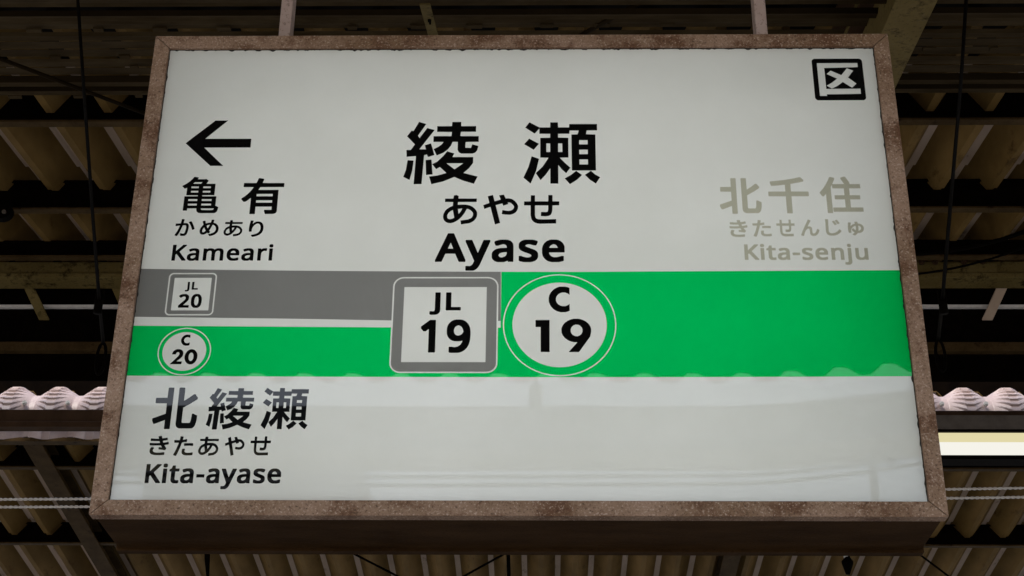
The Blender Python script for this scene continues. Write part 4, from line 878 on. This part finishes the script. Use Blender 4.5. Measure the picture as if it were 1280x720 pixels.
x_phase = at(67, 500, 8.25).x % PITCH_R - PITCH_R / 2
es = None
k0 = int(-7.5 / PITCH_R)
for k in range(k0, -k0):
    x = k * PITCH_R + x_phase
    if es is None:
        es = obj('eave_sheet', crimp_sheet(), 'fascia', far, False)
        es.location = Vector((x, 0, 0)) - fb
        bm = bmesh.new()
        disc(bm, (0, 0, 0), 0.014, -0.014, 'y', 10)
        disc(bm, (0, -0.010, 0), 0.009, -0.012, 'y', 6)
        bo = obj('bolt', bm, 'bolt', es)
        bo.location = (PITCH_R / 2 + 0.092, CR_Y - CR_R - 0.012, at(640, 506, 8.25).z)
    else:
        e2 = again(es, far, Vector((x, 0, 0)) - fb)
        b2 = again(bo, e2)
# rail / gutter in front of the eave sheets
Yr = 8.10
za, zb2 = at(640, 512.5, Yr).z, at(640, 536, Yr).z
part_box('eave_rail', far, -13, 13, Yr, Yr + 0.05, zb2 + 0.036, za, 'gutter', 0.003)
part_box('eave_rail_flange', far, -13, 13, Yr - 0.022, Yr + 0.05, zb2, zb2 + 0.034, 'gutter', 0.003)

# long light fitting on the right, part of it behind the sign
Lx0, Lx1 = at(800, 550, 7.95).x, at(1600, 550, 7.95).x
lt = empty('light_fitting', ((Lx0 + Lx1) / 2, 7.95, at(1230, 555, 7.95).z), 'long glowing white light fitting with a cream upper reflector, right of the sign', 'light')
lb = lt.location
for nm, p0, p1, yy, dp, mm_ in (('mounting_channel', 519, 536.5, 7.95, 0.10, 'grey_metal'), ('reflector', 539.5, 552.5, 7.97, 0.10, None), ('diffuser', 552.7, 568.5, 7.955, 0.11, None), ('base_rail', 568.9, 574, 7.96, 0.10, 'dark')):
    z_a, z_b = at(1230, p0, yy).z, at(1230, p1, yy).z
    if nm == 'reflector':
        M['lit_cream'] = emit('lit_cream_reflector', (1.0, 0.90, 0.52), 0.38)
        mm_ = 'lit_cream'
    if nm == 'diffuser':
        M['lit_white'] = emit('lit_diffuser', (1.0, 0.975, 0.89), 0.46)
        mm_ = 'lit_white'
    part_box(nm, lt, Lx0, Lx1, yy, yy + dp, z_b, z_a, mm_)
part_box('shade_edge', lt, Lx0, Lx1, 7.948, 8.05, at(1230, 539.3, 7.95).z, at(1230, 536.8, 7.95).z, 'dark')

# twisted bright cables crossing behind the sign
for (ya_, yb_, lab) in ((623.5, 609.5, 'upper of the two bright twisted steel cables crossing behind the bottom of the sign'), (633.0, 621.0, 'lower of the two bright twisted steel cables crossing behind the bottom of the sign')):
    A_, B_ = at(-60, ya_ + 1, 8.02), at(1340, yb_ - 0.5, 8.02)
    n = 700
    bm = bmesh.new()
    for ph in (0, math.pi):
        pts = []
        for i in range(n + 1):
            t = i / n
            q = A_.lerp(B_, t)
            q.z -= 0.010 * 4 * t * (1 - t)
            a = ph + t * (B_ - A_).length / 0.055 * 2 * math.pi
            pts.append(q + Vector((0, math.cos(a), math.sin(a))) * 0.0042)
        tube(bm, pts, 0.0044, 5)
    tag(obj('steel_cable', bm, 'wire', None, True), lab, 'cable', 'twisted cables behind the sign')

# sloping hanger rods with a hook link, one each side
for (pts_px, lab) in ((((97, -4, 3.9), (105, 115, 4.6), (116, 270, 5.6), (124, 375, 6.5), (129, 428, 7.0)), 'thin dark hanger rod with a hook link, left of the sign'),
                      (((1208, -4, 3.9), (1201, 105, 4.6), (1189, 245, 5.6), (1178, 375, 6.5), (1173, 424, 7.0)), 'thin dark hanger rod with a hook link, right of the sign')):
    pp = [at(*q) for q in pts_px]
    e = empty('hanger_rod', pp[0], lab, 'rod', 'hanger rods either side of the sign')
    eb = e.location
    bm = bmesh.new()
    tube(bm, [q - eb for q in pp], [0.0055, 0.0065, 0.008, 0.009, 0.010], 8)
    obj('rod', bm, 'dark', e, True)
    bm = bmesh.new()
    q = pp[3] - eb
    tube(bm, [q + Vector((0, 0, 0.05)), q + Vector((0, 0, -0.07))], 0.020, 10)
    obj('turnbuckle', bm, 'dark', e, True)
    bm = bmesh.new()
    q = pp[4] - eb
    ring = []
    for k in range(25):
        a = 2 * math.pi * k / 24
        sx_ = 0.022
        ring.append(q + Vector((sx_ * math.cos(a), 0, -0.09 + 0.085 * math.sin(a))))
    tube(bm, ring, 0.008, 6, False)
    obj('hook_link', bm, 'dark', e, True)

# sagging dark cables under the near roof, right
for (a_, b_, sag, lab) in (((1120, 318, 7.0), (1330, 268, 6.9), 0.06, 'thick black cable drooping under the roof, upper right of the sign'),
                           ((1120, 345, 6.95), (1330, 287, 6.85), 0.05, 'lower thin black cable drooping under the roof, right of the sign')):
    A_, B_ = at(*a_), at(*b_)
    bm = bmesh.new()
    tube(bm, [A_.lerp(B_, i / 14) - Vector((0, 0, sag * 4 * (i / 14) * (1 - i / 14))) for i in range(15)], 0.011 if sag > 0.055 else 0.006, 6)
    tag(obj('power_cable', bm, 'dark', None, True), lab, 'cable')
# left round clamp
Pq = at(6, 268, 6.4)
e = empty('junction_box', Pq, 'round black junction box on the purlin at the left edge', 'junction box')
bm = bmesh.new()
disc(bm, (0, 0, 0), 0.045, -0.04, 'y', 14)
bx(bm, -0.10, 0.03, -0.035, 0.0, 0.005, 0.05)
obj('body', bm, 'dark', e)
bm = bmesh.new()
disc(bm, (0.012, -0.04, -0.012), 0.010, -0.01, 'y', 8)
sc_ = obj('screw', bm, 'grey_metal', e)
again(sc_, e, Vector((-0.04, 0, 0)))

# small things seen under the box, against the far roof
for (a_, b_, r, lab) in (((430, 686, 10.6), (512, 728, 10.6), 0.008, 'thin dark brace rod sloping down to the right under the sign, left of centre'),
                         ((640, 687, 10.6), (566, 728, 10.6), 0.008, 'thin dark brace rod sloping down to the left under the sign, near the centre'),
                         ((1140, 686, 10.4), (1196, 728, 10.4), 0.007, 'thin dark cable running down from the sign\'s right bottom corner'),
                         ((1209, 668, 11.2), (1180, 730, 11.9), 0.024, 'thick black conduit pair below the purlin at lower right')):
    bm = bmesh.new()
    A_, B_ = at(*a_), at(*b_)
    tube(bm, [A_, B_], r, 8)
    if r > 0.02:
        tube(bm, [A_ + Vector((-0.045, 0, 0)), B_ + Vector((-0.045, 0, 0))], r * 0.6, 8)
    tag(obj('brace_rod' if r < 0.02 else 'conduit', bm, 'dark', None, True), lab, 'rod' if r < 0.02 else 'pipe')
bm = bmesh.new()
tube(bm, [at(635, 686, 10.7), at(636.5, 730, 10.7)], 0.014, 8)
tag(obj('drop_pipe', bm, 'dark', None, True), 'thin upright black pipe below the middle of the sign', 'pipe')
bm = bmesh.new()
tube(bm, [at(259, 686, 10.4), at(259, 699, 10.4), at(260, 728, 10.4)], [0.019, 0.019, 0.007], 8)
tag(obj('cable_plug', bm, 'dark', None, True), 'stubby black plug on a thin lead below the sign\'s left part', 'plug')
Pi = at(1059, 700, 10.2)
e = empty('insulator', Pi, 'small white and black insulator hanging below the sign near its right end', 'insulator')
bm = bmesh.new()
tube(bm, [(-0.012, 0, 0.10), (-0.014, 0, -0.015)], 0.007, 8)
tube(bm, [(-0.006, 0, 0.09), (-0.004, 0, 0.02)], 0.018, 10)
obj('cap', bm, 'bolt', e, True)
bm = bmesh.new()
tube(bm, [(0.004, 0, 0.055), (0.004, 0, 0.02), (0.0, 0, -0.01), (0, 0, -0.03), (-0.004, 0, -0.10)], [0.018, 0.016, 0.040, 0.038, 0.014], 12)
obj('skirt', bm, 'dark', e, True)

# ================================================================== behind the viewer (mirrored in the sign)
# footbridge over the tracks
Yv = 16.5
q0 = mir(640, 505, Yv)
br = empty('gantry', (0, q0.y, 7.0), 'long grey gantry girder with a cream underside across the tracks, mirrored in the sign', 'gantry')
bb = br.location
zg0, zg1 = mir(640, 506, Yv).z, mir(640, 561, Yv).z
part_box('side_panel', br, -40, 40, q0.y - 0.66, q0.y, zg1 + 0.012, zg0, 'bridge')
part_box('underside', br, -40, 40, q0.y - 0.67, q0.y + 0.004, zg1, zg1 + 0.010, 'bridge_cream')
for x in (-24, 24):
    part_box('pier', br, x - 0.3, x + 0.3, q0.y - 0.6, q0.y - 0.1, -1.14, zg1 - 0.002, 'bridge')
# overhead wires and pole
for (yy_, r, lab) in ((588, 0.032, 'upper overhead line wire mirrored low in the sign'), (598.5, 0.032, 'lower overhead line wire mirrored low in the sign')):
    bm = bmesh.new()
    Pw0, Pw1, Pw2 = mir(-250, yy_ - 4, 20), mir(1086, yy_ + 4, 20), mir(1900, yy_ - 36, 20)
    pts = [Pw0.lerp(Pw1, i / 20) - Vector((0, 0, 0.07 * 4 * (i / 20) * (1 - i / 20))) for i in range(21)] + [Pw1.lerp(Pw2, i / 10) for i in range(1, 11)]
    tube(bm, pts, r, 6)
    tag(obj('overhead_wire', bm, 'dark', None, True), lab, 'wire', 'overhead wires behind the viewer')
Pp = mir(1090, 583, 20.0)
e = empty('line_pole', (Pp.x, Pp.y, -1.15), 'slim pole with cross arm and insulators carrying the overhead wires', 'pole')
bm = bmesh.new()
tube(bm, [(0, 0, 0), (0, 0, Pp.z + 1.15)], 0.06, 10)
obj('pole', bm, 'grey_metal', e, True)
bm = bmesh.new()
bx(bm, -0.32, 0.32, -0.04, 0.04, Pp.z + 1.15 - 0.10, Pp.z + 1.15 - 0.03)
obj('cross_arm', bm, 'grey_metal', e)
for x in (-0.26, 0.26):
    bm = bmesh.new()
    tube(bm, [(x, 0, Pp.z + 1.0), (x, 0, Pp.z + 1.22)], [0.05, 0.03], 8)
    obj('insulator', bm, 'grey_metal', e, True)
# pale block of flats, far back left
Pl, Pr = mir(195, 486, 46), mir(445, 640, 46)
yb0 = Pl.y
e = empty('apartment_block', ((Pl.x + Pr.x) / 2, yb0, -1.15), 'pale apartment block with rows of windows behind the viewer, mirrored faintly at lower left', 'building')
eb = e.location
xa, xb = Pl.x - eb.x, Pr.x - eb.x
hh = mir(300, 596, 46).z + 1.15
bm = bmesh.new()
bx(bm, xa, xb, -9, 0, 0, hh)
obj('wall', bm, 'pale_wall', e)
bm = bmesh.new()
bx(bm, xa - 0.2, xb + 0.2, -9.2, 0.2, hh + 0.003, hh + 0.35)
obj('roof', bm, 'pale_wall', e)
win = None
ncol, nrow = 8, 6
for r in range(nrow):
    for c in range(ncol):
        x = xa + (xb - xa) * (c + 0.5) / ncol
        z = hh - 1.6 - r * 2.8
        if z < 1.5:
            continue
        if win is None:
            bm = bmesh.new()
            bx(bm, -0.36, 0.36, 0.0, 0.06, -0.65, 0.65)
            win = obj('window', bm, 'glass', e)
            win.location = (x, 0.003, z)
        else:
            again(win, e, Vector((x, 0.003, z)))

# ================================================================== the station sign
W, H = 1.8, 1.2406186
SX, SY, SZ = -0.0528088, 3.1186047, CAM_H + 1.7137061
BS, BT, BB, DEP = 0.0367295, 0.0359860, 0.0338500, 0.2661443
sign = empty('station_sign', (SX, SY, SZ), 'large lit white station name board with grey and green bands in a rusty frame', 'sign')
w2, h2 = W / 2, H / 2
FD = 0.030      # depth of the front frame section


def mitre_bar(pts_out, pts_in):
    bm = bmesh.new()
    f = [pts_out[0], pts_out[1], pts_in[1], pts_in[0]]
    a = [bm.verts.new((x, 0, z)) for x, z in f]
    b = [bm.verts.new((x, FD, z)) for x, z in f]
    bm.faces.new(a)
    bm.faces.new(b[::-1])
    for i in range(4):
        bm.faces.new((a[i], b[i], b[(i + 1) % 4], a[(i + 1) % 4]))
    bmesh.ops.recalc_face_normals(bm, faces=bm.faces[:])
    bevel(bm, 0.0011, 1)
    return bm


G_ = 0.0009   # open mitre joint
o_tl, o_tr, o_bl, o_br = (-w2, h2), (w2, h2), (-w2, -h2), (w2, -h2)
i_tl, i_tr, i_bl, i_br = (-w2 + BS, h2 - BT), (w2 - BS, h2 - BT), (-w2 + BS, -h2 + BB), (w2 - BS, -h2 + BB)


def sh(p, dx, dz):
    return (p[0] + dx, p[1] + dz)


obj('frame_bar', mitre_bar((sh(o_tl, G_, 0), sh(o_tr, -G_, 0)), (sh(i_tl, G_, 0), sh(i_tr, -G_, 0))), 'frame', sign)
obj('frame_bar', mitre_bar((sh(o_bl, G_, 0), sh(o_br, -G_, 0)), (sh(i_bl, G_, 0), sh(i_br, -G_, 0))), 'frame', sign)
obj('frame_bar', mitre_bar((sh(o_tl, 0, -G_), sh(o_bl, 0, G_)), (sh(i_tl, 0, -G_), sh(i_bl, 0, G_))), 'frame', sign)
obj('frame_bar', mitre_bar((sh(o_tr, 0, -G_), sh(o_br, 0, G_)), (sh(i_tr, 0, -G_), sh(i_br, 0, G_))), 'frame', sign)
# housing: four sheet walls and a back, white inside
t_ = 0.003
e_ = 0.006
for nm, q in (('housing_top', (-w2 + e_, w2 - e_, FD + 0.001, DEP - 0.02, h2 - e_ - t_, h2 - e_)),
              ('housing_bottom', (-w2 + e_, w2 - e_, FD + 0.001, DEP - 0.02, -h2 + e_, -h2 + e_ + t_)),
              ('housing_side', (-w2 + e_, -w2 + e_ + t_, FD + 0.001, DEP - 0.02, -h2 + e_ + t_ + .001, h2 - e_ - t_ - .001)),
              ('housing_side', (w2 - e_ - t_, w2 - e_, FD + 0.001, DEP - 0.02, -h2 + e_ + t_ + .001, h2 - e_ - t_ - .001)),
              ('housing_back', (-w2 + 0.001, w2 - 0.001, DEP - 0.004, DEP, -h2 + 0.001, h2 - 0.001)),
              ('rear_rail', (-w2, w2, DEP - 0.03, DEP - 0.005, -h2 - 0.0005, -h2 + 0.028)),
              ('rear_rail', (-w2, w2, DEP - 0.03, DEP - 0.005, h2 - 0.028, h2))):
    bm = bmesh.new()
    bx(bm, *q)
    if nm == 'rear_rail':
        bevel(bm, 0.0012, 1)
    obj(nm, bm, 'housing', sign)
for nm, q in (('liner', (-w2 + .012, w2 - .012, 0.032, DEP - 0.032, h2 - .0125, h2 - .0115)), ('liner', (-w2 + .012, w2 - .012, 0.032, DEP - 0.032, -h2 + .0115, -h2 + .0125)),
              ('liner', (-w2 + .0115, -w2 + .0125, 0.032, DEP - 0.032, -h2 + .013, h2 - .013)), ('liner', (w2 - .0125, w2 - .0115, 0.032, DEP - 0.032, -h2 + .013, h2 - .013)),
              ('liner', (-w2 + .012, w2 - .012, DEP - 0.031, DEP - 0.030, -h2 + .013, h2 - .013))):
    bm = bmesh.new()
    bx(bm, *q)
    obj(nm, bm, 'inner_white', sign)
tb = None
for z in (-0.43, -0.15, 0.12, 0.37):
    if tb is None:
        bm = bmesh.new()
        tube(bm, [(-0.76, 0, 0), (0.76, 0, 0)], 0.013, 10)
        tb = obj('fluorescent_tube', bm, 'tube', sign, True)
        tb.location = (0, 0.165, z)
    else:
        again(tb, sign, Vector((0, 0.165, z)))

YP = 0.010   # face of the acrylic sheet
bm = bmesh.new()
a = [bm.verts.new((x, YP, z)) for x, z in ((-w2 + .014, -h2 + .014), (w2 - .014, -h2 + .014), (w2 - .014, h2 - .014), (-w2 + .014, h2 - .014))]
bm.faces.new(a)
me = bpy.data.meshes.new('face_panel')
bm.to_mesh(me)
bm.free()
if me.polygons[0].normal.y > 0:
    me.flip_normals()
link('face_panel', me, 'acrylic', sign)

# ragged dark seal, its shadow painted in with it, between frame and acrylic
def seal(p0, p1, inward, base, rag, dens):
    bm = bmesh.new()
    p0, p1 = Vector((p0[0], 0, p0[1])), Vector((p1[0], 0, p1[1]))
    n = int((p1 - p0).length / 0.0025)
    prev = None
    for i in range(n + 1):
        q = p0.lerp(p1, i / n)
        nz = noise.noise(Vector((q.x * dens, 3.1, q.z * dens))) + 0.5 * noise.noise(Vector((q.x * dens * 3, 7.7, q.z * dens * 3)))
        wd = base + max(0.0, nz) * rag
        a = bm.verts.new((q.x - inward[0] * 0.004, YP - 0.0012, q.z - inward[1] * 0.004))
        b = bm.verts.new((q.x + inward[0] * wd, YP - 0.0012, q.z + inward[1] * wd))
        if prev:
            bm.faces.new((prev[0], a, b, prev[1]))
        prev = (a, b)
    r = bmesh.ops.extrude_face_region(bm, geom=bm.faces[:])
    bmesh.ops.translate(bm, vec=(0, 0.0009, 0), verts=[g for g in r['geom'] if isinstance(g, bmesh.types.BMVert)])
    return obj('edge_seal_and_gap', bm, 'seal', sign)


seal(i_tl, i_tr, (0, -1), 0.0018, 0.006, 60)
seal(i_bl, i_br, (0, 1), 0.0010, 0.001, 40)
seal(i_bl, i_tl, (1, 0), 0.0018, 0.003, 45)
seal(i_br, i_tr, (-1, 0), 0.0018, 0.003, 45)


# thin square-edged step of shadow gap is real: sheet sits 10 mm behind the frame face
def flat(name, loops, layer, m, parent=None, label=None):
    me = loops_mesh(name, loops, YP - 0.0002 - 0.0004 * layer)
    return link(name, me, m, parent or sign, label=label)


def vtop(x):    # upper edge of the bands across the board
    return -0.0273 - 0.0090 * (1 - ((x - 0.15) / 1.03) ** 2) if x < 0.15 else -0.0363 + 0.0040 * ((x - 0.15) / 0.72)


def vbot(x):
    return -0.2981 + 0.0030 * (x / 0.87) ** 2


IX = w2 - 0.020
# grey band, wide green band on the right, lower green band on the left
xs = [-IX + (IX - 0.04) * i / 16 for i in range(17)]
grey = [(x, vtop(x)) for x in xs] + [(-0.0386, -0.1604)] + [(x, -0.1502 - 0.0089 * (x + 0.8635) / 0.577 if x < -0.2866 else -0.1600) for x in reversed(xs[:-1])]
flat('line_band', [grey], 0, 'grey', label='grey line band at upper left')
xs2 = [-0.0386 + (IX + 0.0386) * i / 16 for i in range(17)]
xs3 = [-IX + (2 * IX) * i / 24 for i in range(25)]
green = [(x, vtop(x)) for x in xs2] + [(x, vbot(x)) for x in reversed(xs3)] + [(-IX, -0.1724), (-0.2866, -0.1768), (-0.0386, -0.1775)]
flat('line_band', [green], 0, 'green', label='bright green line band, wide on the right and narrow on the left')


def circle(cx_, cz_, rx, rz, n=72):
    return [(cx_ + rx * math.cos(2 * math.pi * k / n), cz_ + rz * math.sin(2 * math.pi * k / n)) for k in range(n)]


def rrect(x0, x1, z0, z1, r, n=7):
    P = []
    for (cx_, cz_, a0) in ((x1 - r, z1 - r, 0), (x0 + r, z1 - r, 90), (x0 + r, z0 + r, 180), (x1 - r, z0 + r, 270)):
        for k in range(n + 1):
            a = math.radians(a0 + 90 * k / n)
            P.append((cx_ + r * math.cos(a), cz_ + r * math.sin(a)))
    return P


M['badge_white'] = acrylic()
M['badge_white'].name = 'badge_white_acrylic'
# a badge lies on the band: the white parts are cut out of the film and show the lit sheet
def carve(name, layer, m, outer, holes, parent=None, label=None):
    return flat(name, [outer] + holes, layer, m, parent, label)


# the bands are rebuilt with openings, so lettering badges stay lit white
for o in [o for o in bpy.data.objects if o.name.startswith('line_band')]:
    bpy.data.objects.remove(o)
sq19o = rrect(-0.2832, -0.0447, -0.2884, -0.0494, 0.024)
sq19i = rrect(-0.2799, -0.0480, -0.2851, -0.0527, 0.021)
sq19w = rrect(-0.2575, -0.0712, -0.2619, -0.0752, 0.0008, 2)
sq20o = rrect(-0.7952, -0.6856, -0.1467, -0.0386, 0.011)
sq20i = rrect(-0.7921, -0.6887, -0.1436, -0.0417, 0.008)
sq20w = rrect(-0.7818, -0.6972, -0.1340, -0.0512, 0.0006, 2)
c19o = circle(0.0927, -0.1692, 0.1266, 0.1268)
c19i = circle(0.0927, -0.1692, 0.1238, 0.1240)
c19w = circle(0.0927, -0.1690, 0.1052, 0.1052)
c20o = circle(-0.7405, -0.2360, 0.0594, 0.0582)
c20i = circle(-0.7405, -0.2360, 0.0568, 0.0556)
c20w = circle(-0.7405, -0.2360, 0.0487, 0.0474)
# grey band with the small badge's white outline cut out; its right end stops at the big badge
gx = -0.2832
grey = [(x, vtop(x)) for x in xs] + [(-0.0386, -0.1604), (-0.0447, -0.1604), (-0.0447, -0.0734)] + \
    [(p[0], p[1]) for p in sq19o[0:8]] + [(p[0], p[1]) for p in sq19o[8:16]] + [(gx, -0.1594)] + [(-0.5, -0.1552), (-IX, -0.1500)]
flat('line_band', [grey, sq20o], 0, 'grey', label='grey line band at upper left')
green = [(x, vtop(x)) for x in xs2] + [(x, vbot(x)) for x in reversed(xs3)] + [(-IX, -0.1724), (-0.2832, -0.1768)] + \
    sq19o[16:32] + [(-0.0447, -0.1775), (-0.0386, -0.1775)]
flat('line_band', [green, c19o, c20o], 0, 'green', label='bright green line band, wide on the right and narrow on the left')
b19 = carve('route_badge', 0, 'grey', sq19i, [sq19w], label='large square grey route badge')
b20 = carve('route_badge', 0, 'grey', sq20i, [sq20w], label='small square grey route badge')
r19 = carve('route_badge', 0, 'green', c19i, [c19w], label='large round green route badge')
r20 = carve('route_badge', 0, 'green', c20i, [c20w], label='small round green route badge')

flat('direction_arrow', [[(-0.7955, 0.3118), (-0.7300, 0.3763), (-0.6993, 0.3763), (-0.7495, 0.3242), (-0.6392, 0.3242), (-0.6392, 0.2993), (-0.7495, 0.2993), (-0.6993, 0.2480), (-0.7300, 0.2480)]], 1, 'ink')
icon_b = rrect(0.7096, 0.8318, 0.4302, 0.5522, 0.0085)
icon1 = [(0.7218, 0.5388), (0.8198, 0.5392), (0.8198, 0.5268), (0.7386, 0.5246), (0.7386, 0.4632), (0.8205, 0.4637), (0.8205, 0.4488), (0.7386, 0.4476), (0.7386, 0.4430), (0.7218, 0.4430)]
icon2 = [(0.7431, 0.507), (0.7533, 0.5168), (0.778, 0.5034), (0.7934, 0.5238), (0.808, 0.5166), (0.7937, 0.4965), (0.8122, 0.4787), (0.8008, 0.4665), (0.78, 0.4834), (0.7662, 0.4722), (0.7521, 0.4642), (0.7402, 0.4728), (0.7541, 0.4819), (0.7672, 0.4932)]
flat('zone_mark', [icon_b, icon1, icon2], 1, 'ink')

NAMES = {'JL19a': ('JL 19', b19), 'JL20a': ('JL 20', b20), 'C19a': ('C 19', r19), 'C20a': ('C 20', r20)}
for nm, mt, items in LINES:
    txt, par = NAMES.get(nm, (nm, sign))
    words = txt.split(' ') if ' ' in txt else ([txt] if len(items) == 1 else list(txt))
    for (g, (u0, u1, v0, v1)), word in zip(items, words):
        kx = 3000.0 if g[0] == 'w' else 1000.0
        loops = [[(u0 + (u1 - u0) * x / kx, v0 + (v1 - v0) * z / 1000.0) for x, z in lp] for lp in GLYPHS[g]]
        flat('lettering', loops, 1, mt, par, label=('black' if mt == 'ink' else 'faded beige') + ' lettering ' + word)

# posts the board hangs from
for (u, side) in ((-0.6015, 1), (0.6115, -1)):
    bm = bmesh.new()
    x0 = u - 0.0155 * 1
    bx(bm, u - 0.016, u + 0.014, 0.10, 0.145, h2 - 0.004, 2.0)
    bevel(bm, 0.003, 2)
    obj('hanger_post', bm, 'post', sign)
